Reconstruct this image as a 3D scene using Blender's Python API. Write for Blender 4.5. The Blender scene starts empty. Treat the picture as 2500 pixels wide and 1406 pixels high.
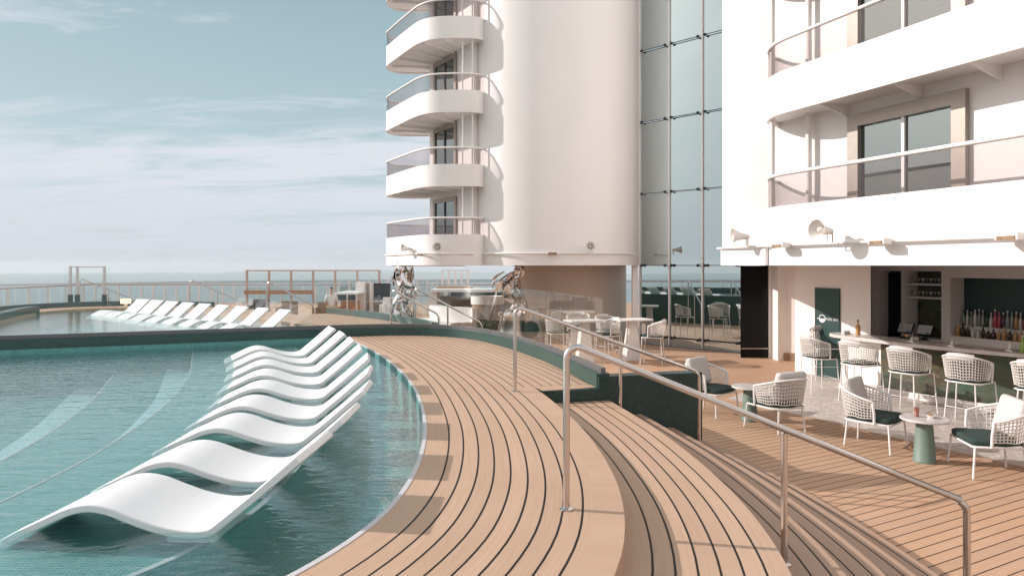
import bpy, math, random
from mathutils import Vector, Matrix
R = math.radians
random.seed(7)
scene = bpy.context.scene
COL = scene.collection

# ------------------------------------------------------------------ helpers
def tag(o, label=None, cat=None, group=None, kind=None):
    if label: o['label'] = label
    if cat: o['category'] = cat
    if group: o['group'] = group
    if kind: o['kind'] = kind
    return o

def empty(name, loc=(0, 0, 0), rz=0.0, label=None, cat=None, group=None):
    o = bpy.data.objects.new(name, None)
    o.empty_display_size = 0.1
    o.location = loc
    o.rotation_euler = (0, 0, rz)
    COL.objects.link(o)
    return tag(o, label, cat, group)

def copy_tree(o, parent=None):
    c = o.copy()
    COL.objects.link(c)
    c.parent = parent
    for ch in list(o.children):
        if ch is not c:
            copy_tree(ch, c)
    return c

def catmull(pts, n=10, closed=False):
    P = [Vector(p) for p in pts]
    out = []
    m = len(P)
    rng = range(m) if closed else range(m - 1)
    for i in rng:
        if closed:
            p0, p1, p2, p3 = P[(i-1) % m], P[i], P[(i+1) % m], P[(i+2) % m]
        else:
            p1, p2 = P[i], P[i+1]
            p0 = P[i-1] if i > 0 else p1 * 2 - p2
            p3 = P[i+2] if i + 2 < m else p2 * 2 - p1
        for k in range(n):
            t = k / n
            out.append(0.5 * ((2*p1) + (p2-p0)*t + (2*p0-5*p1+4*p2-p3)*t*t + (3*p1-p0-3*p2+p3)*t**3))
    if not closed: out.append(P[-1])
    return out

def offset2(path, d):
    """offset an open 2D path to its right by d"""
    out = []
    for i, p in enumerate(path):
        a = path[max(0, i-1)]; b = path[min(len(path)-1, i+1)]
        t = (Vector(b) - Vector(a)); t = Vector((t[0], t[1])).normalized()
        out.append(Vector((p[0] + t.y*d, p[1] - t.x*d)))
    return out

def resample(path, step):
    path = [Vector(p) for p in path]
    L = [0]
    for a, b in zip(path, path[1:]): L.append(L[-1] + (b-a).length)
    n = max(1, round(L[-1] / step))
    out, j = [], 0
    for k in range(n+1):
        s = L[-1]*k/n
        while j < len(path)-2 and L[j+1] < s: j += 1
        f = (s-L[j]) / max(1e-9, L[j+1]-L[j])
        out.append(path[j].lerp(path[j+1], min(1, max(0, f))))
    return out

class MB:
    def __init__(s): s.v = []; s.f = []; s.uv = []; s.mi = []; s.cur = 0
    def quad(s, idx, uv=None):
        s.f.append(tuple(idx)); s.uv.append(uv); s.mi.append(s.cur)
    def add(s, vs): n = len(s.v); s.v += [Vector(v) for v in vs]; return n
    def box(s, c, d, rz=0.0, M=None):
        x, y, z = [k/2 for k in d]
        rot = Matrix.Rotation(rz, 3, 'Z')
        vs = []
        for a, b, e in [(-x,-y,-z),(x,-y,-z),(x,y,-z),(-x,y,-z),(-x,-y,z),(x,-y,z),(x,y,z),(-x,y,z)]:
            p = Vector((a, b, e))
            p = (M @ p) if M else (rot @ p)
            vs.append(p + Vector(c))
        n = s.add(vs)
        for q in [(3,2,1,0),(4,5,6,7),(0,1,5,4),(1,2,6,5),(2,3,7,6),(3,0,4,7)]:
            s.quad([n+i for i in q])
        return s
    def bar(s, a, b, w, h):
        """box beam from a to b"""
        a, b = Vector(a), Vector(b)
        d = b-a; L = d.length
        M = d.to_track_quat('X', 'Z').to_matrix()
        return s.box((a+b)/2, (L, w, h), M=M)
    def tube(s, path, r, n=10, closed=False, rf=None, squash=None):
        P = [Vector(p) for p in path]; m = len(P)
        up = Vector((0, 0, 1)); prev = None
        rings = []
        for i, p in enumerate(P):
            a = P[(i-1) % m] if (closed or i > 0) else p
            b = P[(i+1) % m] if (closed or i < m-1) else p
            t = (b-a).normalized()
            if prev is None:
                x = t.cross(up) if abs(t.dot(up)) < .95 else t.cross(Vector((0, 1, 0)))
            else:
                x = prev - t*prev.dot(t)
            x.normalize(); prev = x.copy(); y = t.cross(x)
            rr = rf(i/(m-1)) if rf else r
            sx, sy = squash if squash else (1, 1)
            rings.append(s.add([p + x*math.cos(2*math.pi*k/n)*rr*sx + y*math.sin(2*math.pi*k/n)*rr*sy for k in range(n)]))
        for i in range(m if closed else m-1):
            A, B = rings[i], rings[(i+1) % m]
            for k in range(n):
                s.quad([A+k, A+(k+1) % n, B+(k+1) % n, B+k])
        if not closed:
            s.quad([rings[0]+k for k in reversed(range(n))]); s.quad([rings[-1]+k for k in range(n)])
        return s
    def lathe(s, prof, c=(0,0,0), n=24, M=None):
        rings = []
        for r, z in prof:
            vs = []
            for k in range(n):
                p = Vector((r*math.cos(2*math.pi*k/n), r*math.sin(2*math.pi*k/n), z))
                if M: p = M @ p
                vs.append(p + Vector(c))
            rings.append(s.add(vs))
        for A, B in zip(rings, rings[1:]):
            for k in range(n): s.quad([A+k, A+(k+1) % n, B+(k+1) % n, B+k])
        if prof[0][0] > 1e-4: s.quad([rings[0]+k for k in reversed(range(n))])
        if prof[-1][0] > 1e-4: s.quad([rings[-1]+k for k in range(n)])
        return s
    def prism(s, poly, z0, z1, top=True, bot=True):
        n = len(poly)
        ar = sum(poly[i][0]*poly[(i+1) % n][1]-poly[(i+1) % n][0]*poly[i][1] for i in range(n))
        if ar < 0: poly = list(reversed(poly))
        A = s.add([(p[0], p[1], z0) for p in poly]); B = s.add([(p[0], p[1], z1) for p in poly])
        for k in range(n): s.quad([A+k, A+(k+1) % n, B+(k+1) % n, B+k])
        if top: s.quad([B+k for k in range(n)])
        if bot: s.quad([A+k for k in reversed(range(n))])
        return s
    def band(s, path, th, z0, z1):
        """wall following an open path; th = thickness to the right"""
        o = offset2(path, th)
        zz0 = z0 if callable(z0) else (lambda i: z0)
        zz1 = z1 if callable(z1) else (lambda i: z1)
        m = len(path)
        a = s.add([(p[0], p[1], zz0(i)) for i, p in enumerate(path)]); b = s.add([(p[0], p[1], zz1(i)) for i, p in enumerate(path)])
        c = s.add([(p[0], p[1], zz0(i)) for i, p in enumerate(o)]); d = s.add([(p[0], p[1], zz1(i)) for i, p in enumerate(o)])
        for i in range(m-1):
            s.quad([a+i+1, a+i, b+i, b+i+1]); s.quad([c+i, c+i+1, d+i+1, d+i])
            s.quad([b+i+1, b+i, d+i, d+i+1]); s.quad([a+i, a+i+1, c+i+1, c+i])
        s.quad([a, c, d, b]); s.quad([a+m-1, b+m-1, d+m-1, c+m-1])
        return s
    def sheet(s, pathA, pathB, zA, zB, ua, ub, step=None):
        """ruled strip between two paths with uv (u across, v along)"""
        m = len(pathA); L = 0
        a = s.add([(p[0], p[1], zA) for p in pathA]); b = s.add([(p[0], p[1], zB) for p in pathB])
        V = [0]
        for i in range(m-1):
            V.append(V[-1] + (Vector((pathA[i+1][0]-pathA[i][0], pathA[i+1][1]-pathA[i][1]))).length)
        fa = ua if callable(ua) else (lambda i: ua); fb = ub if callable(ub) else (lambda i: ub)
        for i in range(m-1):
            s.quad([a+i, b+i, b+i+1, a+i+1], [(fa(i), V[i]), (fb(i), V[i]), (fb(i+1), V[i+1]), (fa(i+1), V[i+1])])
        return s
    def build(s, name, mat, parent=None, world=False, smooth=40, bevel=0, mats=None):
        me = bpy.data.meshes.new(name)
        off = Vector(parent.location) if (world and parent is not None) else Vector((0, 0, 0))
        if world and parent is not None and parent.parent is not None:
            off = off + Vector(parent.parent.location)
        me.from_pydata([tuple(v-off) for v in s.v], [], s.f)
        if any(u is not None for u in s.uv):
            ul = me.uv_layers.new(name='UVMap')
            li = 0
            for f, u in zip(s.f, s.uv):
                for k in range(len(f)):
                    ul.data[li].uv = u[k] if u else (9.0, 9.0)
                    li += 1
        for m_ in (mats if mats is not None else [mat]): me.materials.append(m_)
        if mats:
            for p, k in zip(me.polygons, s.mi): p.material_index = k
        me.validate()
        if smooth:
            me.polygons.foreach_set('use_smooth', [True]*len(me.polygons))
            me.set_sharp_from_angle(angle=R(smooth))
        me.update()
        o = bpy.data.objects.new(name, me)
        COL.objects.link(o)
        o.parent = parent
        if bevel:
            b = o.modifiers.new('bevel', 'BEVEL'); b.width = bevel; b.segments = 2; b.limit_method = 'ANGLE'; b.angle_limit = R(45)
            b.harden_normals = False
        return o

def wall_grid(mb, P, d, n_out, ts, zs, holes, th):
    """wall along direction d from P; front face at P line, thickness th away from n_out; holes = set of (i,j) cells"""
    P = Vector(P); d = Vector(d); no = Vector(n_out)
    I, J = len(ts)-1, len(zs)-1
    def pt(t, z, k): q = P + d*t - no*th*k; return (q.x, q.y, z)
    solid = lambda i, j: 0 <= i < I and 0 <= j < J and (i, j) not in holes
    for i in range(I):
        for j in range(J):
            if not solid(i, j): continue
            t0, t1, z0, z1 = ts[i], ts[i+1], zs[j], zs[j+1]
            def q(vs):
                b = mb.add(vs); mb.quad([b, b+1, b+2, b+3])
            q([pt(t0,z0,0), pt(t1,z0,0), pt(t1,z1,0), pt(t0,z1,0)])
            q([pt(t1,z0,1), pt(t0,z0,1), pt(t0,z1,1), pt(t1,z1,1)])
            if not solid(i-1, j): q([pt(t0,z0,1), pt(t0,z0,0), pt(t0,z1,0), pt(t0,z1,1)])
            if not solid(i+1, j): q([pt(t1,z0,0), pt(t1,z0,1), pt(t1,z1,1), pt(t1,z1,0)])
            if not solid(i, j-1): q([pt(t0,z0,1), pt(t1,z0,1), pt(t1,z0,0), pt(t0,z0,0)])
            if not solid(i, j+1): q([pt(t0,z1,0), pt(t1,z1,0), pt(t1,z1,1), pt(t0,z1,1)])

# ------------------------------------------------------------------ materials
def nt(name):
    m = bpy.data.materials.new(name); m.use_nodes = True
    t = m.node_tree; t.nodes.clear()
    out = t.nodes.new('ShaderNodeOutputMaterial')
    return m, t, out
def N(t, typ, **kw):
    n = t.nodes.new(typ)
    for k, v in kw.items():
        if k in ('operation', 'blend_type', 'data_type', 'noise_dimensions', 'distribution', 'feature', 'sky_type', 'interpolation_type', 'wave_type', 'bands_direction', 'use_clamp', 'vector_type'):
            setattr(n, k, v)
        else:
            n.inputs[k].default_value = v
    return n
def math_(t, op, a, b=None, c=None):
    n = t.nodes.new('ShaderNodeMath'); n.operation = op
    for i, x in enumerate((a, b, c)):
        if x is None: continue
        if isinstance(x, (int, float)): n.inputs[i].default_value = x
        else: t.links.new(x, n.inputs[i])
    return n.outputs[0]
def mixc(t, f, a, b, blend='MIX'):
    n = t.nodes.new('ShaderNodeMix'); n.data_type = 'RGBA'; n.blend_type = blend
    for i, x in ((0, f), (6, a), (7, b)):
        if isinstance(x, (int, float)): n.inputs[i].default_value = x
        elif isinstance(x, (tuple, list)): n.inputs[i].default_value = (*x[:3], 1)
        else: t.links.new(x, n.inputs[i])
    return n.outputs[2]
def mapr(t, x, a, b, c, d):
    n = t.nodes.new('ShaderNodeMapRange'); n.clamp = True
    t.links.new(x, n.inputs[0])
    for i, v in enumerate((a, b, c, d)): n.inputs[i+1].default_value = v
    return n.outputs[0]

def simple(name, col, rough=0.5, metal=0.0, var=0.06, scale=6.0, bump=0.0, bscale=80.0, spec=0.5, col2=None, coat=0):
    m, t, out = nt(name)
    b = N(t, 'ShaderNodeBsdfPrincipled', Roughness=rough, Metallic=metal)
    b.inputs['Specular IOR Level'].default_value = spec
    b.inputs['Coat Weight'].default_value = coat
    co = t.nodes.new('ShaderNodeTexCoord')
    no = N(t, 'ShaderNodeTexNoise', Scale=scale, Detail=4.0, Roughness=.6)
    t.links.new(co.outputs['Object'], no.inputs['Vector'])
    c2 = col2 or tuple(max(0, k*(1-2.2*var)) for k in col)
    t.links.new(mixc(t, mapr(t, no.outputs['Fac'], .3, .7, 0, 1), c2, col), b.inputs['Base Color'])
    t.links.new(mapr(t, no.outputs['Fac'], .3, .7, max(0, rough-.06), min(1, rough+.06)), b.inputs['Roughness'])
    if bump:
        n2 = N(t, 'ShaderNodeTexNoise', Scale=bscale, Detail=3.0)
        t.links.new(co.outputs['Object'], n2.inputs['Vector'])
        bp = N(t, 'ShaderNodeBump', Strength=bump, Distance=.01)
        t.links.new(n2.outputs['Fac'], bp.inputs['Height']); t.links.new(bp.outputs[0], b.inputs['Normal'])
    t.links.new(b.outputs[0], out.inputs[0])
    return m

def glass(name, tint=(.93, .96, .95), refl=(1, 1, 1), base=0.04, rough=0.0):
    m, t, out = nt(name)
    tr = N(t, 'ShaderNodeBsdfTransparent', Color=(*tint, 1)); gl = N(t, 'ShaderNodeBsdfGlossy', Color=(*refl, 1), Roughness=rough)
    fr = N(t, 'ShaderNodeFresnel', IOR=1.5)
    mx = t.nodes.new('ShaderNodeMixShader')
    ge = t.nodes.new('ShaderNodeNewGeometry')
    t.links.new(math_(t, 'MULTIPLY', math_(t, 'ADD', fr.outputs[0], base), math_(t, 'SUBTRACT', 1.0, ge.outputs['Backfacing'])), mx.inputs[0])
    t.links.new(tr.outputs[0], mx.inputs[1]); t.links.new(gl.outputs[0], mx.inputs[2])
    t.links.new(mx.outputs[0], out.inputs[0])
    return m

def teak(name, pitch=.122, u0=.23, kmax=99, c1=(.58, .395, .28), c2=(.47, .305, .21), line=.014):
    m, t, out = nt(name)
    uv = t.nodes.new('ShaderNodeUVMap')
    sx = t.nodes.new('ShaderNodeSeparateXYZ'); t.links.new(uv.outputs[0], sx.inputs[0])
    u = math_(t, 'SUBTRACT', sx.outputs[0], u0)
    k = math_(t, 'DIVIDE', u, pitch)
    rk = math_(t, 'ROUND', k)
    dist = math_(t, 'MULTIPLY', math_(t, 'ABSOLUTE', math_(t, 'SUBTRACT', k, rk)), pitch)
    isl = math_(t, 'LESS_THAN', dist, line/2)
    ok = math_(t, 'MULTIPLY', math_(t, 'GREATER_THAN', rk, -.5), math_(t, 'LESS_THAN', rk, kmax+.5))
    isl = math_(t, 'MULTIPLY', isl, ok)
    # plank tone
    wn = N(t, 'ShaderNodeTexWhiteNoise', noise_dimensions='1D'); t.links.new(math_(t, 'FLOOR', k), wn.inputs['W'])
    cb = t.nodes.new('ShaderNodeCombineXYZ')
    t.links.new(math_(t, 'MULTIPLY', sx.outputs[0], 38.0), cb.inputs[0]); t.links.new(math_(t, 'MULTIPLY', sx.outputs[1], 1.3), cb.inputs[1])
    no = N(t, 'ShaderNodeTexNoise', Scale=1.6, Detail=5.0, Roughness=.62); t.links.new(cb.outputs[0], no.inputs['Vector'])
    co = t.nodes.new('ShaderNodeTexCoord')
    n2 = N(t, 'ShaderNodeTexNoise', Scale=.9, Detail=3.0); t.links.new(co.outputs['Object'], n2.inputs['Vector'])
    base = mixc(t, mapr(t, no.outputs['Fac'], .25, .75, 0, 1), c2, c1)
    base = mixc(t, mapr(t, wn.outputs[0], 0, 1, 0, .34), base, (.38, .25, .175))
    base = mixc(t, mapr(t, n2.outputs['Fac'], .35, .75, 0, .22), base, (.62, .45, .36))
    colr = mixc(t, isl, base, (.012, .007, .006))
    b = N(t, 'ShaderNodeBsdfPrincipled', Roughness=.6)
    b.inputs['Specular IOR Level'].default_value = .3
    t.links.new(colr, b.inputs['Base Color'])
    h = math_(t, 'SUBTRACT', math_(t, 'MULTIPLY', no.outputs['Fac'], .2), isl)
    bp = N(t, 'ShaderNodeBump', Strength=.25, Distance=.004); t.links.new(h, bp.inputs['Height']); t.links.new(bp.outputs[0], b.inputs['Normal'])
    t.links.new(b.outputs[0], out.inputs[0])
    return m

def mosaic(name, c1, c2, grout, size=.024, g=.12, rough=.3, planar=True):
    m, t, out = nt(name)
    co = t.nodes.new('ShaderNodeTexCoord')
    sc = t.nodes.new('ShaderNodeVectorMath'); sc.operation = 'SCALE'; sc.inputs['Scale'].default_value = 1/size
    ad = t.nodes.new('ShaderNodeVectorMath'); ad.operation = 'ADD'; ad.inputs[1].default_value = (.0037, .0071, .0113)
    t.links.new(co.outputs['Object'], ad.inputs[0]); t.links.new(ad.outputs[0], sc.inputs[0])
    fl = t.nodes.new('ShaderNodeVectorMath'); fl.operation = 'FLOOR'; t.links.new(sc.outputs[0], fl.inputs[0])
    fr = t.nodes.new('ShaderNodeVectorMath'); fr.operation = 'FRACTION'; t.links.new(sc.outputs[0], fr.inputs[0])
    wn = N(t, 'ShaderNodeTexWhiteNoise', noise_dimensions='3D'); t.links.new(fl.outputs[0], wn.inputs['Vector'])
    n1 = N(t, 'ShaderNodeTexNoise', Scale=1.2, Detail=2.0); t.links.new(co.outputs['Object'], n1.inputs['Vector'])
    f = math_(t, 'ADD', math_(t, 'MULTIPLY', wn.outputs[0], .7), math_(t, 'MULTIPLY', n1.outputs['Fac'], .3))
    c = mixc(t, f, c1, c2)
    if planar:
        s3 = t.nodes.new('ShaderNodeSeparateXYZ'); t.links.new(fr.outputs[0], s3.inputs[0])
        gl = math_(t, 'MAXIMUM', math_(t, 'LESS_THAN', s3.outputs[0], g), math_(t, 'LESS_THAN', s3.outputs[1], g))
        c = mixc(t, gl, c, grout)
    b = N(t, 'ShaderNodeBsdfPrincipled', Roughness=rough); t.links.new(c, b.inputs['Base Color'])
    t.links.new(b.outputs[0], out.inputs[0])
    return m

def water(name, tint=(.84, .96, .95), b1=.42, dist=.03, ior=2.1, sx=1.0, sy=3.2):
    m, t, out = nt(name)
    co = t.nodes.new('ShaderNodeTexCoord')
    mp = t.nodes.new('ShaderNodeMapping'); mp.inputs['Scale'].default_value = (sx, sy, 1); mp.inputs['Rotation'].default_value = (0, 0, R(6))
    t.links.new(co.outputs['Object'], mp.inputs[0])
    n1 = N(t, 'ShaderNodeTexNoise', Scale=2.6, Detail=3.0, Roughness=.55, Distortion=.6); t.links.new(mp.outputs[0], n1.inputs['Vector'])
    n2 = N(t, 'ShaderNodeTexNoise', Scale=8.5, Detail=2.0, Roughness=.5, Distortion=.3); t.links.new(mp.outputs[0], n2.inputs['Vector'])
    h = math_(t, 'ADD', n1.outputs['Fac'], math_(t, 'MULTIPLY', n2.outputs['Fac'], .22))
    bp = N(t, 'ShaderNodeBump', Strength=b1, Distance=dist); t.links.new(h, bp.inputs['Height'])
    tr = N(t, 'ShaderNodeBsdfTransparent', Color=(*tint, 1))
    gl = N(t, 'ShaderNodeBsdfGlossy', Color=(1, 1, 1, 1), Roughness=.02); t.links.new(bp.outputs[0], gl.inputs['Normal'])
    fr = N(t, 'ShaderNodeFresnel', IOR=ior); t.links.new(bp.outputs[0], fr.inputs['Normal'])
    ge = t.nodes.new('ShaderNodeNewGeometry')
    # the sheet does not refract, so light leaving the water must not meet total internal reflection
    fac = math_(t, 'ADD', math_(t, 'MULTIPLY', fr.outputs[0], math_(t, 'SUBTRACT', 1.0, ge.outputs['Backfacing'])), math_(t, 'MULTIPLY', ge.outputs['Backfacing'], .22))
    mx = t.nodes.new('ShaderNodeMixShader'); t.links.new(fac, mx.inputs[0])
    t.links.new(tr.outputs[0], mx.inputs[1]); t.links.new(gl.outputs[0], mx.inputs[2]); t.links.new(mx.outputs[0], out.inputs[0])
    return m

WHITE = simple('white_paint', (.84, .815, .805), .42, var=.015, scale=.8, bump=.10, bscale=1.6)
WHITE2 = simple('white_gelcoat', (.86, .85, .86), .32, var=.01, scale=3)
WALLW = simple('warm_white_wall', (.84, .79, .76), .55, var=.02, scale=1.1)
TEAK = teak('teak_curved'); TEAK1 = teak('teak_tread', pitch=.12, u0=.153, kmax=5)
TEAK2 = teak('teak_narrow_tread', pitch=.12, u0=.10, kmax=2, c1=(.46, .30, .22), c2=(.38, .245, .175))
TEAKB = teak('teak_boards', pitch=.135, u0=0.0, kmax=9999, c1=(.64, .40, .26), c2=(.53, .32, .205), line=.012)
TEAKP = simple('teak_plain', (.50, .335, .245), .6, var=.07, scale=9)
TEAL_D = mosaic('teal_mosaic', (.012, .045, .042), (.042, .105, .093), (.05, .1, .1), size=.012, planar=False, rough=.35)
TEAL_DK = mosaic('dark_green_mosaic', (.005, .022, .021), (.016, .055, .05), (.01, .02, .02), size=.02, planar=False, rough=.35)
POOLT = mosaic('pool_mosaic', (.05, .19, .185), (.11, .32, .30), (.28, .50, .48), size=.03, g=.15)
POOLW = mosaic('pool_wall_mosaic', (.07, .25, .25), (.16, .40, .38), (.2, .4, .4), size=.026, planar=False)
PALE = mosaic('pale_mosaic', (.40, .60, .62), (.62, .80, .82), (.5, .65, .66), size=.026, planar=False)
COPE = simple('pale_coping', (.62, .60, .62), .45, var=.05, scale=12)
STEEL = simple('brushed_steel', (.66, .62, .60), .2, metal=1.0, var=.03, scale=20)
CHROME = simple('mirror_chrome', (.78, .76, .76), .04, metal=1.0, var=.02, scale=2)
GLASS = glass('clear_glass', (.965, .985, .98), base=.07)
SMOKE = glass('smoked_glass', (.85, .82, .82), base=.04)
DKGLASS = simple('dark_glass', (.005, .005, .006), .12, var=.0, spec=.12)
BLACK = simple('black_metal', (.012, .012, .012), .4, var=.0)
DKGREEN = simple('dark_green_paint', (.012, .05, .045), .5, var=.04)
ROPE = simple('white_rope', (.76, .72, .68), .7, var=.05, scale=30, bump=.3, bscale=160)
CUSHL = simple('light_grey_fabric', (.62, .59, .58), .9, var=.04, scale=14, bump=.25, bscale=240)
CUSHD = simple('dark_green_fabric', (.028, .055, .05), .85, var=.1, scale=14, bump=.25, bscale=240)
MARBLE = simple('white_marble', (.74, .69, .67), .25, var=.10, scale=5)
PLINTH = simple('sage_plinth', (.17, .235, .20), .55, var=.05, scale=12)
BRONZE = simple('bronze_frame', (.36, .31, .27), .4, metal=.3, var=.03)
GREYF = simple('grey_steel', (.16, .16, .165), .4, metal=.4, var=.05)
SCREENW = simple('white_screen', (.8, .8, .82), .3, var=.02)
ORANGE = simple('orange_wood', (.52, .25, .10), .55, var=.12, scale=8)
TANW = simple('speckled_tan', (.42, .28, .18), .8, var=.25, scale=30)
LEAF = simple('dark_leaf', (.05, .09, .05), .6, var=.2, scale=20)
SKIN = simple('skin', (.55, .36, .28), .6, var=.02); HAIRM = simple('dark_hair', (.02, .015, .012), .6)
NAVY = simple('dark_trousers', (.03, .03, .04), .8)
# mirror-like solar glass of the tall screen wall
m, t, out = nt('solar_glass')
gl = N(t, 'ShaderNodeBsdfGlossy', Color=(.62, .70, .71, 1), Roughness=.0); df = N(t, 'ShaderNodeBsdfDiffuse', Color=(.03, .04, .04, 1))
mx = t.nodes.new('ShaderNodeMixShader'); mx.inputs[0].default_value = .84
t.links.new(df.outputs[0], mx.inputs[1]); t.links.new(gl.outputs[0], mx.inputs[2]); t.links.new(mx.outputs[0], out.inputs[0])
SOLAR = m
m, t, out = nt('window_glass')
gl = N(t, 'ShaderNodeBsdfGlossy', Color=(.30, .34, .34, 1), Roughness=.0); df = N(t, 'ShaderNodeBsdfDiffuse', Color=(.012, .012, .012, 1))
mx = t.nodes.new('ShaderNodeMixShader'); mx.inputs[0].default_value = .7
t.links.new(df.outputs[0], mx.inputs[1]); t.links.new(gl.outputs[0], mx.inputs[2]); t.links.new(mx.outputs[0], out.inputs[0])
WINGL = m
# bar front glazed tiles: brown / green / orange patches in bands
def slab_tiles(name, size=(.22, .11)):
    m, t, out = nt(name)
    co = t.nodes.new('ShaderNodeTexCoord')
    mp = t.nodes.new('ShaderNodeMapping'); mp.inputs['Scale'].default_value = (1.2, 1.2, 3.6); t.links.new(co.outputs['Object'], mp.inputs[0])
    n1 = N(t, 'ShaderNodeTexNoise', Scale=2.6, Detail=6.0, Roughness=.7, Distortion=.8); t.links.new(mp.outputs[0], n1.inputs['Vector'])
    n2 = N(t, 'ShaderNodeTexNoise', Scale=1.1, Detail=2.0); t.links.new(co.outputs['Object'], n2.inputs['Vector'])
    cr = t.nodes.new('ShaderNodeValToRGB'); t.links.new(n1.outputs['Fac'], cr.inputs[0])
    e = cr.color_ramp.elements; e[0].position = .3; e[0].color = (.012, .022, .018, 1); e[1].position = .72; e[1].color = (.34, .19, .11, 1)
    for p, c in ((.42, (.035, .07, .045)), (.5, (.11, .06, .035)), (.58, (.06, .11, .075)), (.64, (.24, .13, .08))):
        k = e.new(p); k.color = (*c, 1)
    c = mixc(t, mapr(t, n2.outputs['Fac'], .45, .65, 0, .5), cr.outputs[0], (.09, .16, .12))
    b = N(t, 'ShaderNodeBsdfPrincipled', Roughness=.12); t.links.new(c, b.inputs['Base Color']); t.links.new(b.outputs[0], out.inputs[0])
    return m
BARTILE = slab_tiles('bar_tiles')
# grey patterned floor tile
m, t, out = nt('pale_patterned_tile')
co = t.nodes.new('ShaderNodeTexCoord')
mp = t.nodes.new('ShaderNodeMapping'); mp.inputs['Rotation'].default_value = (0, 0, R(27)); mp.inputs['Scale'].default_value = (1, 1, 1); t.links.new(co.outputs['Object'], mp.inputs[0])
ck = N(t, 'ShaderNodeTexBrick', Scale=3.0); ck.inputs['Mortar Size'].default_value = .012
ck.inputs['Color1'].default_value = (.66, .59, .55, 1); ck.inputs['Color2'].default_value = (.80, .73, .69, 1); ck.inputs['Mortar'].default_value = (.42, .36, .33, 1)
t.links.new(mp.outputs[0], ck.inputs['Vector'])
vr = N(t, 'ShaderNodeTexVoronoi', Scale=9.0); t.links.new(mp.outputs[0], vr.inputs['Vector'])
c = mixc(t, mapr(t, vr.outputs['Distance'], .25, .5, 0, .55), ck.outputs['Color'], (.45, .39, .36))
b = N(t, 'ShaderNodeBsdfPrincipled', Roughness=.5); t.links.new(c, b.inputs['Base Color']); t.links.new(b.outputs[0], out.inputs[0])
TILEF = m
WATER = water('pool_water'); WATERF = water('pool_water_far', ior=1.7, b1=.25)
# sea
m, t, out = nt('sea_water')
b = N(t, 'ShaderNodeBsdfPrincipled', Roughness=.35); b.inputs['Base Color'].default_value = (.16, .22, .25, 1)
co = t.nodes.new('ShaderNodeTexCoord'); n1 = N(t, 'ShaderNodeTexNoise', Scale=.02, Detail=6.0); t.links.new(co.outputs['Object'], n1.inputs['Vector'])
t.links.new(mixc(t, n1.outputs['Fac'], (.12, .17, .20), (.22, .28, .31)), b.inputs['Base Color'])
n2 = N(t, 'ShaderNodeTexNoise', Scale=.15, Detail=4.0); t.links.new(co.outputs['Object'], n2.inputs['Vector'])
bp = N(t, 'ShaderNodeBump', Strength=.4, Distance=2.0); t.links.new(n2.outputs['Fac'], bp.inputs['Height']); t.links.new(bp.outputs[0], b.inputs['Normal'])
t.links.new(b.outputs[0], out.inputs[0]); SEA = m
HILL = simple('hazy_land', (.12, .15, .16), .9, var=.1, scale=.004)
HILL2 = simple('far_hazy_hills', (.42, .50, .52), .95, var=.05, scale=.002)  # pale albedo carries distance haze on top of the haze volume

# ------------------------------------------------------------------ camera
EYE = 2.6; F = 1650.0; HY = 648.0
cam_d = bpy.data.cameras.new('camera'); cam = bpy.data.objects.new('camera', cam_d); COL.objects.link(cam)
cam.location = (0, 0, EYE); cam.rotation_euler = (R(90), 0, 0)
cam_d.sensor_width = 36; cam_d.lens = 36*F/2500; cam_d.shift_y = -(703-HY)/2500
cam_d.clip_start = .05; cam_d.clip_end = 20000
scene.camera = cam

# ------------------------------------------------------------------ sky and sun
SUN_EL = 26.0
to_sun = Vector((-.983, .185, 0)).normalized()*math.cos(R(SUN_EL)); to_sun.z = math.sin(R(SUN_EL))
sd = bpy.data.lights.new('sun', 'SUN'); so = bpy.data.objects.new('sun', sd); COL.objects.link(so)
sd.energy = 3.6; sd.angle = R(.5); sd.color = (1.0, .92, .86)
so.rotation_euler = to_sun.to_track_quat('Z', 'Y').to_euler()
so.location = (-40, 10, 30)
w = bpy.data.worlds.new('World'); scene.world = w; w.use_nodes = True
t = w.node_tree; t.nodes.clear()
wo = t.nodes.new('ShaderNodeOutputWorld'); bg = N(t, 'ShaderNodeBackground', Strength=.15); t.links.new(bg.outputs[0], wo.inputs[0])
tc = t.nodes.new('ShaderNodeTexCoord'); sp = t.nodes.new('ShaderNodeSeparateXYZ'); t.links.new(tc.outputs['Generated'], sp.inputs[0])
zc = math_(t, 'MAXIMUM', sp.outputs[2], .015)
cb = t.nodes.new('ShaderNodeCombineXYZ'); t.links.new(sp.outputs[0], cb.inputs[0]); t.links.new(sp.outputs[1], cb.inputs[1]); t.links.new(zc, cb.inputs[2])
sky = N(t, 'ShaderNodeTexSky', sky_type='NISHITA'); sky.sun_disc = False
sky.sun_elevation = R(SUN_EL); sky.sun_rotation = math.atan2(to_sun.x, to_sun.y); sky.altitude = 0; sky.air_density = 1.0; sky.dust_density = 1.6; sky.ozone_density = 1.0
t.links.new(cb.outputs[0], sky.inputs['Vector'])
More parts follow.
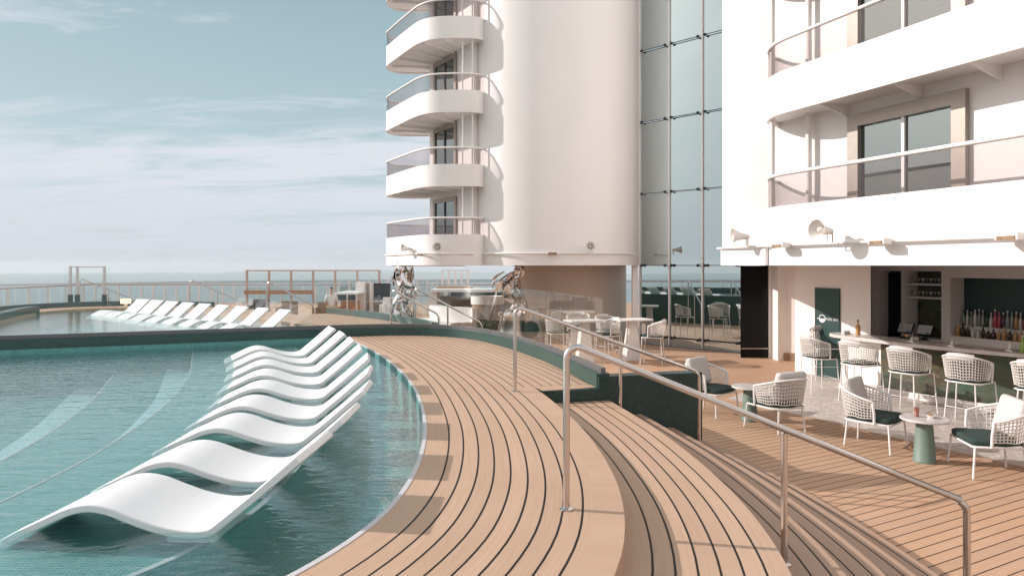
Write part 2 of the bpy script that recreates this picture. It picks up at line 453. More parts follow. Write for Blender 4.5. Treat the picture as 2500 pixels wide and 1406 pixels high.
# high thin cloud sheet seen in perspective: project direction on a plane
zp = math_(t, 'ADD', zc, .10)
px = math_(t, 'DIVIDE', sp.outputs[0], zp); py = math_(t, 'DIVIDE', sp.outputs[1], zp)
cp = t.nodes.new('ShaderNodeCombineXYZ'); t.links.new(px, cp.inputs[0]); t.links.new(py, cp.inputs[1])
mp = t.nodes.new('ShaderNodeMapping'); mp.inputs['Rotation'].default_value = (0, 0, R(-14)); mp.inputs['Scale'].default_value = (.42, 1.35, 1); mp.inputs['Location'].default_value = (2.9, 1.3, 0)
t.links.new(cp.outputs[0], mp.inputs[0])
c1 = N(t, 'ShaderNodeTexNoise', Scale=.75, Detail=6.0, Roughness=.55, Distortion=.7); t.links.new(mp.outputs[0], c1.inputs['Vector'])
c2 = N(t, 'ShaderNodeTexNoise', Scale=2.6, Detail=9.0, Roughness=.64, Distortion=1.4); t.links.new(mp.outputs[0], c2.inputs['Vector'])
dens = math_(t, 'ADD', math_(t, 'MULTIPLY', c1.outputs['Fac'], .62), math_(t, 'MULTIPLY', c2.outputs['Fac'], .38))
lowc = mapr(t, zc, .0, .34, .105, -.06)
dens = math_(t, 'ADD', dens, lowc)
cl = mapr(t, dens, .46, .575, 0, 1.0)
grad = mixc(t, mapr(t, zc, .10, .42, 0, 1), (2.8, 3.5, 3.7), (1.7, 2.5, 2.72))
base = mixc(t, .90, sky.outputs[0], grad)
skyc = mixc(t, cl, base, (4.1, 4.3, 4.65))
skyc = mixc(t, mapr(t, zc, .015, .13, .70, 0), skyc, (3.4, 3.75, 4.05))
# added ambient fill: sky brightened out of view, around the sun and behind the camera
dt = t.nodes.new('ShaderNodeVectorMath'); dt.operation = 'DOT_PRODUCT'; t.links.new(tc.outputs['Generated'], dt.inputs[0]); dt.inputs[1].default_value = tuple(to_sun)
glow = mapr(t, dt.outputs['Value'], .80, 1.0, 0, 1)
back_fill = mapr(t, sp.outputs[1], .15, -.75, 0, 1)
skyc = mixc(t, back_fill, skyc, (4.7, 4.55, 4.55))
skyc = mixc(t, math_(t, 'MULTIPLY', glow, glow), skyc, (14, 13, 12))
t.links.new(skyc, bg.inputs['Color'])

scene.cycles.caustics_reflective = False; scene.cycles.caustics_refractive = False
scene.view_settings.view_transform = 'Standard'; scene.view_settings.look = 'None'
scene.view_settings.exposure = 0.28; scene.view_settings.gamma = 1

# ------------------------------------------------------------------ sea and land
def disc(name, r, z, mat, n=64, seg=10):
    mb = MB(); c = mb.add([(0, 0, z)]); prev = None
    a = mb.add([(r*math.cos(2*math.pi*k/n), r*math.sin(2*math.pi*k/n), z) for k in range(n)])
    for k in range(n): mb.quad([c, a+k, a+(k+1) % n])
    return mb.build(name, mat, smooth=0)
tag(disc('sea', 2700, -48, SEA), kind='structure')
def land(name, r, hmin, hmax, a0, a1, mat, seed, depth=500):
    rnd = random.Random(seed); mb = MB(); n = 160
    ph = [rnd.uniform(0, 6.28) for _ in range(5)]
    def h(a): return hmin + (hmax-hmin)*max(0, min(1, .5+.28*math.sin(3.1*a+ph[0])+.18*math.sin(7.3*a+ph[1])+.1*math.sin(17*a+ph[2])+.05*math.sin(41*a+ph[3])))
    A = [a0+(a1-a0)*i/n for i in range(n+1)]
    r0 = mb.add([(math.sin(a)*r, math.cos(a)*r, -48.5) for a in A])
    r1 = mb.add([(math.sin(a)*(r+depth*.4), math.cos(a)*(r+depth*.4), -48+h(a)*.7) for a in A])
    r2 = mb.add([(math.sin(a)*(r+depth), math.cos(a)*(r+depth), -48+h(a)) for a in A])
    r3 = mb.add([(math.sin(a)*(r+depth*2), math.cos(a)*(r+depth*2), -49) for a in A])
    for i in range(n):
        for p, q in ((r0, r1), (r1, r2), (r2, r3)): mb.quad([p+i, q+i, q+i+1, p+i+1][::-1])
    return tag(mb.build(name, mat, smooth=80), kind='structure')
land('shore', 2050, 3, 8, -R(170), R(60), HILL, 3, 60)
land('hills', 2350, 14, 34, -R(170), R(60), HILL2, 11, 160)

# ------------------------------------------------------------------ plan curves
ZU, ZT1, ZT2, ZT3, ZT4, ZT5 = 1.1, .95, .76, .57, .38, .19
ZW = 1.04
edge_pts = [(-16, -1.2), (-11, -.6), (-7, .3), (-4.5, .85), (-2.9, 1.5), (-1.95, 2.2), (-1.4, 2.78), (-1.088, 3.27), (-.884, 3.74), (-.775, 4.2), (-.727, 4.85), (-.765, 5.73), (-.88, 6.65), (-1.13, 7.93), (-1.49, 9.27), (-2.05, 10.9), (-2.62, 12.25), (-3.15, 13.4), (-3.55, 14.3)]
PE = resample(catmull(edge_pts, 10), .12)       # pool edge, near -> far; deck side is to the right
kerb_pts = [(-16.5, 9.7), (-12.5, 10.9), (-9.06, 12.1), (-6, 13.3), (-4.2, 14.05), (-3.1, 14.42), (-2.2, 14.5), (-1.35, 14.2), (-.684, 13.5), (-.12, 12.4), (.345, 11.15), (.72, 9.74), (1.04, 8.3)]
KB = resample(catmull(kerb_pts, 10), .15)
KB_R = list(reversed(KB))
def ray_hit(p, d, path, mx):
    best = mx
    for a, b in zip(path, path[1:]):
        e = (b[0]-a[0], b[1]-a[1]); den = d[0]*e[1]-d[1]*e[0]
        if abs(den) < 1e-9: continue
        w_ = (a[0]-p[0], a[1]-p[1])
        s_ = (w_[0]*e[1]-w_[1]*e[0])/den; u_ = (w_[0]*d[1]-w_[1]*d[0])/den
        if s_ > 0 and 0 <= u_ <= 1 and s_ < best: best = s_
    return best

# upper curved deck -------------------------------------------------
WU = 1.456
near = [p for p in PE if p.y < 8.06]; far = [p for p in PE if p.y >= 7.9]
mb = MB()
COPW = .035
o0 = offset2(PE, COPW)
iN = len(near)
on = offset2(PE, 1.27)[:iN]; oe = offset2(PE, WU)[:iN]; oi = o0[:iN]
mb.sheet(oi, on, ZU, ZU, COPW, 1.27); mb.sheet(on, oe, ZU, ZU, 1.30, 1.30)
# far part up to the kerb
Af, Bf, Us = [], [], []
offs = offset2(PE, 1.0)
for i in range(iN-1, len(PE)):
    p = PE[i]; n_ = (offs[i]-p).normalized(); q = p + n_*COPW
    L = ray_hit(p, n_, KB, 6.0)
    if L > 5.9: continue
    Af.append(q); Bf.append(p + n_*(L+.02)); Us.append(L)
# the first ray leaves from the seam and reaches the kerb end: cap it along the seam line
seam_a = oi[-1]
mb.sheet(Af, Bf, ZU, ZU, COPW, lambda i: Us[i])
# wedge between the seam ray, the retaining wall and the kerb end
pa, pb = oe[-1], Bf[0]
i0 = mb.add([(pa.x, pa.y, ZU-.001), (.37, 8.1, ZU-.001), (1.06, 8.34, ZU-.001), (pb.x, pb.y, ZU-.001)])
mb.quad([i0, i0+1, i0+2, i0+3], [(9, 0)]*4)
# outer riser
r_ = offset2(PE, WU)[:iN]
a = mb.add([(p.x, p.y, ZU) for p in r_]); b_ = mb.add([(p.x, p.y, ZT1-.35) for p in r_])
for i in range(iN-1): mb.quad([a+i, b_+i, b_+i+1, a+i+1], [(9, 9)]*4)
tag(mb.build('pool_deck', TEAK, smooth=30), kind='structure')
mb = MB(); mb.band(PE, COPW, .3, ZU+.004)
tag(mb.build('pool_coping', COPE), 'thin pale coping edging the curved side of the near pool', 'coping')

# treads ------------------------------------------------------------
def tread(name, o_in, o_out, z, zb, mat, lab=None):
    A = offset2(PE, o_in-.02)[:iN]; B = offset2(PE, o_out)[:iN]
    mb = MB(); mb.sheet(A, B, z, z, -.02, o_out-o_in)
    a = mb.add([(p.x, p.y, z) for p in B]); b_ = mb.add([(p.x, p.y, zb) for p in B])
    for i in range(len(B)-1): mb.quad([a+i, b_+i, b_+i+1, a+i+1], [(9, 9)]*4)
    return tag(mb.build(name, mat, smooth=30), kind='structure')
W1 = .88
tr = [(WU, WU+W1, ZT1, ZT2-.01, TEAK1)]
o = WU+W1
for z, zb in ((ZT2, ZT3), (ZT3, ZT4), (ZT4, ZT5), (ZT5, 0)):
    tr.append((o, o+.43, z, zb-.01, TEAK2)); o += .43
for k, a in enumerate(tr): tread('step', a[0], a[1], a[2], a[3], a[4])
OB = o
# lower main deck ----------------------------------------------------
mb = MB()
dv = Vector((.887, .462)); nv = Vector((-.462, .887))
def buv(p): return (Vector(p).dot(nv), Vector(p).dot(dv))
poly = [(-30, -14), (20, -14), (20, 47), (-30, 47)]
i0 = mb.add([(x, y, 0) for x, y in poly]); mb.quad([i0, i0+1, i0+2, i0+3], [buv(p) for p in poly])
tag(mb.build('main_deck', TEAKB, smooth=0), kind='structure')
mb = MB(); A = offset2(PE, OB-.02)[:iN]; B = offset2(PE, OB+.16)[:iN]; C_ = offset2(PE, OB+.172)[:iN]
mb.sheet(A, B, .006, .006, 9, 9.1)
tag(mb.build('deck_margin', TEAKP), kind='structure')
mb = MB(); mb.sheet(B, C_, .005, .005, 0, 1); tag(mb.build('deck_caulk', BLACK), kind='structure')
# hull edge below the deck
mb = MB(); mb.prism([(-30, -14), (20, -14), (20, 47), (-30, 47)], -12, -.02)
tag(mb.build('ship_hull', WHITE, smooth=0), 'white hull side below the main deck', 'ship hull')

# patterned tile in front of the bar
mb = MB(); poly = [(4.2, 13.2), (4.77, 12.1), (5.38, 11.1), (5.9, 9.95), (6.6, 8.75), (8.2, 6.2), (12, 6.2), (12, 16.6), (7.0, 16.5)]
i0 = mb.add([(x, y, .004) for x, y in poly]); mb.quad(list(range(i0, i0+len(poly))))
tag(mb.build('tile_floor', TILEF, smooth=0), kind='structure')
mb = MB(); mb.band([Vector(p) for p in [(4.2, 13.2), (4.77, 12.1), (5.38, 11.1), (5.9, 9.95), (6.6, 8.75), (8.2, 6.2)]], .09, .0, .008)
tag(mb.build('tile_border', TEAKP, smooth=0), kind='structure')

# kerb, retaining wall and glass guard --------------------------------
ZK = 1.27
kb = MB(); kb.band(KB, -.17, 0, ZK)
kerb = kb.build('kerb_wall', TEAL_D, smooth=30)
tag(kerb, 'curved teal mosaic kerb around the raised timber pool deck', 'kerb')
mb = MB(); mb.band([Vector(p) for p in [(.37, 8.08), (1.03, 8.24), (2.42, 8.6)]], -.2, 0, ZU-.006)
mb.band([Vector(p) for p in [(1.06, 8.25), (2.42, 8.6)]], -.2, ZU-.006, 1.24)
tag(mb.build('retaining_wall', TEAL_DK, smooth=20), 'dark green mosaic wall closing the end of the curved steps', 'wall')
kc = offset2(KB, -.085)
def guard(path, z0, h, step, label, gap=.012, shoe=True):
    root = empty('glass_railing', (path[0].x, path[0].y, z0), label=label, cat='glass railing')
    L = resample(path, .1); per = max(1, int(step/.1))
    if shoe:
        mb = MB(); mb.band(offset2(L, -.03), .06, z0, z0+.07); mb.build('base_rail', GREYF, root, world=True)
    for i in range(0, len(L)-1, per):
        seg = L[i:i+per+1]
        if len(seg) < 2: continue
        mb = MB(); s0 = seg[0].lerp(seg[1], gap/.1); s1 = seg[-1].lerp(seg[-2], gap/.1)
        seg = [s0]+seg[1:-1]+[s1]
        mb.band(offset2(seg, -.006), .012, z0+.012, z0+h)
        mb.build('glass_panel', GLASS, root, world=True)
    return root
guard(kc, ZK, .92, 1.25, 'frameless clear glass railing standing on the teal kerb')

# near pool ------------------------------------------------------------
def clip_y(path, y0): return [p for p in path]
pool_poly = [(p.x, p.y) for p in PE] + [(p.x, p.y) for p in KB_R if p.x < -3.55]
mb = MB(); i0 = mb.add([(x, y, ZW) for x, y in pool_poly]); mb.quad(list(range(i0, i0+len(pool_poly))))
wobj = tag(mb.build('pool_water', WATER, smooth=0), kind='structure')
def inpath(off):
    """inward offset of the pool edge with the folded-over points dropped"""
    O = offset2(PE, -off)
    return [O[i] for i in range(len(PE)) if O[i].y < 14.5 and min((O[i]-q).length for q in PE) > off-.012]
mb = MB()
def ring(o0_, o1_, z):
    P_ = inpath(o0_) + list(reversed(inpath(o1_)))
    i0 = mb.add([(p.x, p.y, z) for p in P_]); mb.quad(list(range(i0, i0+len(P_))))
ring(.0005, 1.0, .60); ring(1.0, 2.9, .93); ring(2.9, 4.2, .62)
i0 = mb.add([(-17, -3, .35), (0, -3, .35), (0, 15, .35), (-17, 15, .35)]); mb.quad([i0, i0+1, i0+2, i0+3])
tag(mb.build('pool_floor', POOLT, smooth=0), kind='structure')
mb = MB()
for off, wd, z in ((1.0, .045, .934), (2.875, .022, .934), (4.17, .03, .624)): ring(off, off+wd, z)
tag(mb.build('pool_ledge_edge', COPE, smooth=0), kind='structure')
mb = MB()
for off, wd, z in ((2.92, .42, .624), (4.22, .6, .354)): ring(off, off+wd, z)
tag(mb.build('pool_step_band', PALE, smooth=0), kind='structure')
# inner pool wall (sunlit mosaic under the coping) and ledge under the kerb
mb = MB()
for off, z0_, z1_ in ((1.0, .6, .93), (2.9, .62, .93), (4.2, .35, .62)):
    O = inpath(off)
    a = mb.add([(p.x, p.y, z0_) for p in O]); b2 = mb.add([(p.x, p.y, z1_) for p in O])
    for i in range(len(O)-1): mb.quad([a+i, b2+i, b2+i+1, a+i+1])
A = PE; a = mb.add([(p.x-.001, p.y, .3) for p in A]); b2 = mb.add([(p.x-.001, p.y, ZU-.01) for p in A])
for i in range(len(A)-1): mb.quad([a+i, b2+i, b2+i+1, a+i+1])
kk = [p for p in KB if p.x < -3.4]
inn = offset2(kk, .14)
mb.sheet(kk, inn, ZU-.01, ZU-.01, 0, 1)
a = mb.add([(p.x, p.y, ZU-.01) for p in inn]); b2 = mb.add([(p.x, p.y, .3) for p in inn])
for i in range(len(inn)-1): mb.quad([a+i, b2+i, b2+i+1, a+i+1])
tag(mb.build('pool_wall', POOLW, smooth=40), kind='structure')

# far pool -------------------------------------------------------------
FE_pts = [(-3.9, 14.45), (-4.35, 15.4), (-4.95, 16.5), (-5.75, 17.6), (-6.9, 18.9), (-8.4, 20.4), (-10.1, 22.2), (-12.0, 23.5), (-14.0, 23.9), (-15.1, 23.2), (-15.1, 21.2), (-14.0, 18.6), (-13.0, 16.0), (-12.6, 13.0), (-12.6, 11.0)]
FE = resample(catmull(FE_pts, 10), .2)
farpoly = [(p.x, p.y) for p in FE] + [(p.x, p.y) for p in offset2([q for q in KB if -12.6 < q.x < -3.9], -.17)]
mb = MB(); i0 = mb.add([(x, y, ZW) for x, y in farpoly]); mb.quad(list(range(i0, i0+len(farpoly))))
tag(mb.build('far_pool_water', WATERF, smooth=0), kind='structure')
mb = MB(); i0 = mb.add([(x, y, .6) for x, y in farpoly]); mb.quad(list(range(i0, i0+len(farpoly))))
tag(mb.build('far_pool_floor', POOLT, smooth=0), kind='structure')
mb = MB(); outp = offset2(FE, 1.5)
sel = [i for i in range(len(FE)) if FE[i].y > 14.6 and not (FE[i].x < -13.6 and FE[i].y < 21.5)]
def rw(i):
    y, x = FE[i].y, FE[i].x
    return 2.35 if (x > -7.6) else 1.5
outp = [FE[i].lerp(outp[i], rw(i)/1.5) for i in range(len(FE))]
mb.sheet([FE[i] for i in sel], [outp[i] for i in sel], ZU, ZU, 0, 1.5)
a = mb.add([(FE[i].x, FE[i].y, ZU) for i in sel]); b2 = mb.add([(FE[i].x, FE[i].y, .5) for i in sel])
for k in range(len(sel)-1): mb.quad([a+k, b2+k, b2+k+1, a+k+1], [(9, 9)]*4)
tag(mb.build('far_pool_deck', TEAK, smooth=30), kind='structure')
kf = resample([outp[i] for i in sel if FE[i].x > -7.6], .3)
kf2 = resample([outp[i] for i in sel if FE[i].x < -7.8], .3)
mb = MB(); mb.band(kf2, .1, 0, ZU-.005); mb.build('deck_fascia', TEAL_DK, None, smooth=30); tag(bpy.data.objects['deck_fascia'], 'dark teal side wall under the far end of the second pool deck', 'wall')
mb = MB(); mb.band(resample([outp[i] for i in sel if FE[i].x < -11.5], .3), -.16, ZU-.01, ZK); tag(mb.build('kerb_wall', TEAL_D, smooth=30), 'low teal kerb at the far left end of the second pool', 'kerb')
mb = MB(); mb.band(kf, .16, 0, ZK); tag(mb.build('kerb_wall', TEAL_D, smooth=30), 'teal mosaic kerb behind the far row of pool loungers', 'kerb')
lf = resample([FE[i] for i in range(len(FE)) if FE[i].x < -12.5 and FE[i].y < 21.8], .3)
mb = MB(); mb.band(lf, .3, 0, ZK+.02); tag(mb.build('kerb_wall', TEAL_D, smooth=30), 'sunlit teal kerb at the left side of the far pool', 'kerb')

# ------------------------------------------------------------------ handrails on the steps
def rail_set(Y, x0, zt0, x1, zt1, x2, posts, label, r=.021):
    root = empty('handrail', (x0, Y, ZU), label=label, cat='handrail', group='steel handrails across the curved steps')
    def arc(c, r_, a0, a1, n=6): return [(c[0]+r_*math.cos(a0+(a1-a0)*k/n), Y, c[1]+r_*math.sin(a0+(a1-a0)*k/n)) for k in range(n+1)]
    rr = .07
    sl = math.atan2(zt1-zt0, x1-x0)
    # start post up, bend, sloping rail, bend, end post down
    path = [(x0, Y, posts[0]+.0)]
    path += [(x0, Y, zt0-rr*1.3)] + arc((x0+rr, zt0-rr*1.05), rr, math.pi, math.pi/2+sl, 7)
    path += [(x1-rr*.6, Y, zt1+ (zt0-zt1)/(x1-x0)*rr*.6)] + arc((x1-rr*1.0, zt1-rr*.95), rr, math.pi/2+sl, 0, 7) + [(x1, Y, zt1-rr*1.3), (x1, Y, posts[2])]
    mb = MB(); mb.tube(path, r, 14); mb.build('rail', STEEL, root, world=True, smooth=60)
    zt = zt0+(zt1-zt0)*(x2-x0)/(x1-x0)
    mb = MB(); mb.tube([(x2, Y, posts[1]), (x2, Y, zt-.01)], r*.95, 14); mb.build('post', STEEL, root, world=True, smooth=60)
    for x, z in ((x0, posts[0]), (x2, posts[1]), (x1, posts[2])):
        mb = MB(); mb.lathe([(.042, 0), (.042, .008), (.03, .014), (.022, .018)], (x, Y, z), 18); mb.build('base_flange', STEEL, root, world=True, smooth=30)
    return root
rail_set(4.16, .335, 2.10, 2.80, 1.145, 1.675, (ZU, ZT2, 0), 'polished steel handrail nearest the camera, crossing the curved steps')
rail_set(8.06, .034, 2.09, 2.23, 1.33, 1.294, (ZU, ZT2, ZT4), 'thinner looking steel handrail further back, in front of the green wall')

# ------------------------------------------------------------------ pool loungers
def lounger_profile():
    P = [(0, -.085), (.12, -.02), (.26, .045), (.40, .108), (.53, .135), (.66, .118), (.80, .068), (.94, .022), (1.07, -.004), (1.18, -.01), (1.25, .0)]
    P = [tuple(p) for p in catmull(P, 4)]
    P += [(1.285, .02), (1.5, .195), (1.78, .435)]
    return P
def make_lounger():
    root = empty('pool_lounger', (0, 0, 0), cat='pool lounger')
    prof = lounger_profile(); th = .048; W = .62
    def normal(i):
        a = prof[max(0, i-1)]; b = prof[min(len(prof)-1, i+1)]; d = Vector((b[0]-a[0], b[1]-a[1])).normalized(); return Vector((d.y, -d.x))
    low = []
    for i, p in enumerate(prof):
        n_ = normal(i); q = Vector(p) + n_*th; low.append((q.x, q.y))
    mb = MB(); m_ = len(prof)
    a = mb.add([(x, 0, z) for x, z in prof]); b = mb.add([(x, W, z) for x, z in prof])
    c = mb.add([(x, 0, z) for x, z in low]); d = mb.add([(x, W, z) for x, z in low])
    for i in range(m_-1):
        mb.quad([a+i, a+i+1, b+i+1, b+i]); mb.quad([c+i+1, c+i, d+i, d+i+1])
        mb.quad([a+i+1, a+i, c+i, c+i+1]); mb.quad([b+i, b+i+1, d+i+1, d+i])
    mb.quad([a, b, d, c]); mb.quad([b+m_-1, a+m_-1, c+m_-1, d+m_-1])
    s = mb.build('seat_shell', WHITE2, root, smooth=38, bevel=.008)
    # submerged base: foot wedge, seat box, and side gussets under the backrest
    mb = MB()
    mb = MB(); mb.box((1.10, W/2, -.09), (.30, W-.2, .07)); mb.build('seat_base', WHITE2, root, smooth=0, bevel=.02)
    return root
ordn = ['first', 'second', 'third', 'fourth', 'fifth', 'sixth', 'seventh', 'eighth', 'ninth', 'tenth', 'eleventh', 'twelfth']
feet = [(-3.03, 3.99), (-3.02, 4.83), (-3.10, 5.80), (-3.25, 6.68), (-3.45, 7.62), (-3.72, 8.50), (-4.02, 9.40), (-4.36, 10.28), (-4.72, 11.10)]
angs = [-2.5, 1, 4.5, 8, 12, 15.5, 19, 22, 25]
proto = make_lounger()
for i, ((x, y), a_) in enumerate(zip(feet, angs)):
    o = proto if i == 0 else copy_tree(proto)
    o.location = (x, y, ZW+.022); o.rotation_euler.z = R(a_)
    lab = 'white moulded lounger nearest the camera in the near pool' if i == 0 else ('last white lounger of the near pool, closest to the teal kerb' if i == 8 else '%s white lounger counted from the camera in the near pool' % ordn[i])
    tag(o, lab, 'pool lounger', 'white loungers in the near pool')
for i in range(9):
    f = i/8
    hx = -6.28 + (-12.6+6.28)*f; hy = 16.9 + (22.2-16.9)*f
    a_ = 44 + 22*f
    u = Vector((math.cos(R(a_)), math.sin(R(a_))))
    o = copy_tree(proto); p = Vector((hx+.30, hy-.1)) - u*1.27
    o.location = (p.x, p.y, ZW); o.rotation_euler.z = R(a_)
    lab = 'white lounger at the right hand end of the distant row' if i == 0 else ('white lounger at the left hand end of the distant row' if i == 8 else '%s white lounger from the right in the distant row' % ordn[i])
    tag(o, lab, 'pool lounger', 'white loungers in the far pool')

# ------------------------------------------------------------------ left tower
def soffit_ribs(mb, pts_out, pts_in, z):
    for a, b in zip(pts_out, pts_in): mb.bar((a[0], a[1], z), (b[0], b[1], z), .03, .09)
def parapet_glass(root_par, path, z, name_root):
    g = MB(); inner = offset2(path, -.03); g.band(offset2(path, -.025), -.012, z, z+.52); g.build('glass_panel', SMOKE, root_par, world=True)
    r = MB(); r.tube([(p.x, p.y, z+.54) for p in offset2(path, -.03)], .032, 8); r.build('handrail', WHITE, root_par, world=True, smooth=60)

tower = empty('ship_tower', (1.6, 25, 2.6), label='tall white rounded cabin tower with curved balconies beside the sea', cat='ship tower')
cs = lambda v: math.copysign(abs(v)**.8, v)
ell = [Vector((1.57+2.93*cs(math.cos(a)), 24.2+3.05*cs(math.sin(a)))) for a in [2*math.pi*k/128 for k in range(128)]]
mb = MB(); mb.prism(ell, 2.6, 16)
mb.build('wall', WHITE, tower, world=True, smooth=40)
mb = MB(); mb.prism([(-1.28, 22.5), (-3.08, 25.3), (-2.6, 28), (1.5, 28.4), (0, 24)], 2.62, 16)
mb.build('cabin_wall', WHITE, tower, world=True, smooth=0)
bal = [Vector(p) for p in catmull([(-.9, 22.45), (-1.1, 22.1), (-1.5, 22.0), (-2.1, 22.0), (-2.6, 22.12), (-3.02, 22.45), (-3.4, 23.0), (-4.4, 24.7), (-4.62, 25.2), (-4.55, 25.7), (-4.2, 26.0), (-3.2, 26.05)], 5)]
bal = list(reversed(bal))  # travel so that the outside is to the left
FL = [(2.6, 3.61), (5.17, 5.89), (7.57, 8.29), (9.97, 10.69), (12.37, 13.09)]
for z0, z1 in FL:
    par = MB(); par.band(bal, .07, z0, z1)
    fl = [(p.x, p.y) for p in offset2(bal, .03)]
    po = par.build('balcony', WHITE, tower, world=True, smooth=35)
    s = MB(); s.prism(fl, z0+.06, z0+.16); s.build('floor_slab', WHITE, po, world=True, smooth=0)
    s = MB(); soffit_ribs(s, [(-2.2, 22.1), (-2.9, 22.4), (-3.5, 23.3), (-4.0, 24.2), (-4.45, 25.1)], [(-1.6, 22.9), (-2.0, 23.5), (-2.5, 24.2), (-2.9, 24.8), (-3.0, 25.3)], z0+.02)
    s.build('rib', WHITE, po, world=True, smooth=0)
    parapet_glass(po, offset2(bal, .07), z1, po)
dW = Vector((-.547, .837)); nW = Vector((-.837, -.547)); PW = Vector((-1.28, 22.5))
def window(root, P, d, no, t0, t1, z0, z1, fw=.1, mull=1, depth=.06, mf=BRONZE, sill=False):
    def pt(t, k, z): q = Vector(P)+Vector(d)*t+Vector(no)*k; return (q.x, q.y, z)
    f = MB()
    f.bar(pt(t0, depth/2, z1-fw/2), pt(t1, depth/2, z1-fw/2), depth, fw)
    f.bar(pt(t0, depth/2, z0+fw/2), pt(t1, depth/2, z0+fw/2), depth, fw)
    for t_ in (t0+fw/2, t1-fw/2):
        q = pt(t_, depth/2, (z0+z1)/2); ang = math.atan2(d[1], d[0]); f.box(q, (fw, depth+.004, z1-z0-.004), rz=ang)
    fo = f.build('window', mf, root, world=True, smooth=0)
    g = MB(); b = g.add([pt(t0+.02, .012, z0+.02), pt(t1-.02, .012, z0+.02), pt(t1-.02, .012, z1-.02), pt(t0+.02, .012, z1-.02)]); g.quad([b, b+1, b+2, b+3])
    g.build('pane', WINGL, fo, world=True, smooth=0)
    ms = MB()
    for k in range(mull):
        tt = t0+(t1-t0)*(k+1)/(mull+1)
        ms.box(pt(tt, .03, (z0+z1)/2), (.05, .05, z1-z0-2*fw), rz=math.atan2(d[1], d[0]))
    ms.build('mullion', GREYF if mf is BRONZE and root is tower else WHITE, fo, world=True, smooth=0)
    return fo
for z0, z1 in FL[:4]:
    window(tower, PW, dW, nW, 1.15, 2.9, z0+.25, z0+2.4, fw=.14)
for x, y in ((-1.62, 22.15), (-1.3, 22.12)):
    mb = MB(); mb.tube([(x, y, 3.6), (x, y, 16)], .022, 8); mb.build('post', WHITE, tower, world=True, smooth=60)
# conduit round the tower foot with its floodlight
cond = [(-4.75, 25.2, 2.98), (-4.3, 24.3, 2.98), (-3.1, 22.35, 2.98), (-2.75, 21.95, 2.98), (-1.3, 21.9, 2.98)]
cond += [(1.57+3.0*cs(math.cos(a)), 24.2+3.12*cs(math.sin(a)), 2.98) for a in [R(x) for x in range(206, 326, 6)]][1:]
mb = MB(); mb.tube(cond, .03, 8); mb.build('conduit', WHITE, tower, world=True, smooth=60)
def small_seam(root, path, z):
    mb = MB(); mb.band(path, .012, z, z+.05); mb.build('seam_trim', WHITE, root, world=True)
# drum under the tower
DRUMM = simple('shade_tinted_wall', (.62, .50, .42), .6, var=.02)  # white wall coloured tan to carry the warm shade under the tower
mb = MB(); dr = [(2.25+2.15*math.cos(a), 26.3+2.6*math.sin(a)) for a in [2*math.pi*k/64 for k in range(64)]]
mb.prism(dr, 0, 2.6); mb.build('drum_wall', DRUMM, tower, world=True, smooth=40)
mb = MB(); mb.box((4.13, 22.75, 1.3), (.18, .18, 2.6)); mb.build('column', WHITE, tower, world=True, smooth=0)

# ------------------------------------------------------------------ tall reflective glass screen
G0 = Vector((4.29, 22.6)); g = Vector((.714, -.70)); gn = Vector((-.70, -.714))
scr = empty('glass_screen', (4.29, 22.6, 0), label='tall mirror-like glass wall between the two white towers', cat='glass wall')
def gp(t_, z, k=0.0): q = G0+g*t_+gn*k; return (q.x, q.y, z)
def g_at(px): # distance along the screen seen at this bearing
    r = (px-1250)/F; return (r*G0.y-G0.x)/(g.x-r*g.y)
ts = [0, g_at(1635), g_at(1716), g_at(1812)]
zs = [.02, 2.6, 4.97, 7.34, 9.71, 12.08, 14.45]
for i in range(3):
    for j in range(len(zs)-1):
        if i == 2 and j > 0: t1 = ts[3]
        mb = MB(); b = mb.add([gp(ts[i]+.01, zs[j]+.01), gp(ts[i+1]-.01, zs[j]+.01), gp(ts[i+1]-.01, zs[j+1]-.01), gp(ts[i]+.01, zs[j+1]-.01)])
        mb.quad([b, b+1, b+2, b+3]); mb.build('pane', SOLAR, scr, world=True, smooth=0)
for t_ in ts:
    mb = MB(); mb.box(gp(t_, 7.2, .03), (.035, .06, 14.4), rz=math.atan2(g.y, g.x)); mb.build('mullion', WHITE, scr, world=True, smooth=0)
for i in range(3):
    for z in [.28]+zs[1:-1]:
        a, b = gp(ts[i]+.12, z, .09), gp(ts[i+1]-.12, z, .09)
        mb = MB(); mb.tube([a, b], .013, 6)
        for q in (a, b): mb.lathe([(.001, -.05), (.05, -.03), (.05, .03), (.001, .05)], q, 8)
        mb.build('tie_rod', BLACK, scr, world=True, smooth=60)
mb = MB(); mb.band([Vector(gp(0, 0)[:2]), Vector(gp(ts[3], 0)[:2])], .16, 0, .03); mb.build('threshold', GREYF, scr, world=True, smooth=0)

# ------------------------------------------------------------------ right superstructure
blk = empty('ship_superstructure', (6, 12, 2.6), label='white superstructure with rounded balconies above the bar', cat='ship superstructure')
d = Vector((.385, -.923)); nF = Vector((-.923, -.385))
A0 = Vector((4.47, 11.7)); I0 = Vector((4.95, 12.58))
corner = catmull([(6.28, 20.2), (5.3, 17.0), (4.45, 14.25), (4.27, 13.62), (4.34, 13.2), (4.95, 12.58)], 6)
inner = [Vector(p) for p in corner] + [I0+d*s for s in (1, 3, 6, 9, 11.5)]
mb = MB(); mb.prism([(p.x, p.y) for p in inner]+[(16, 2), (16, 20.2)], 2.6, 16)
mb.build('wall', WHITE, blk, world=True, smooth=50)
outl = [Vector(p) for p in catmull([(4.95, 12.62), (4.74, 12.42), (4.58, 12.15), (4.52, 11.85), (4.56, 11.5), tuple(A0+d*.7)], 6)] + [A0+d*s for s in (1.5, 3, 5, 7, 9.5)]
outb = outl  # travel: outside is on the right
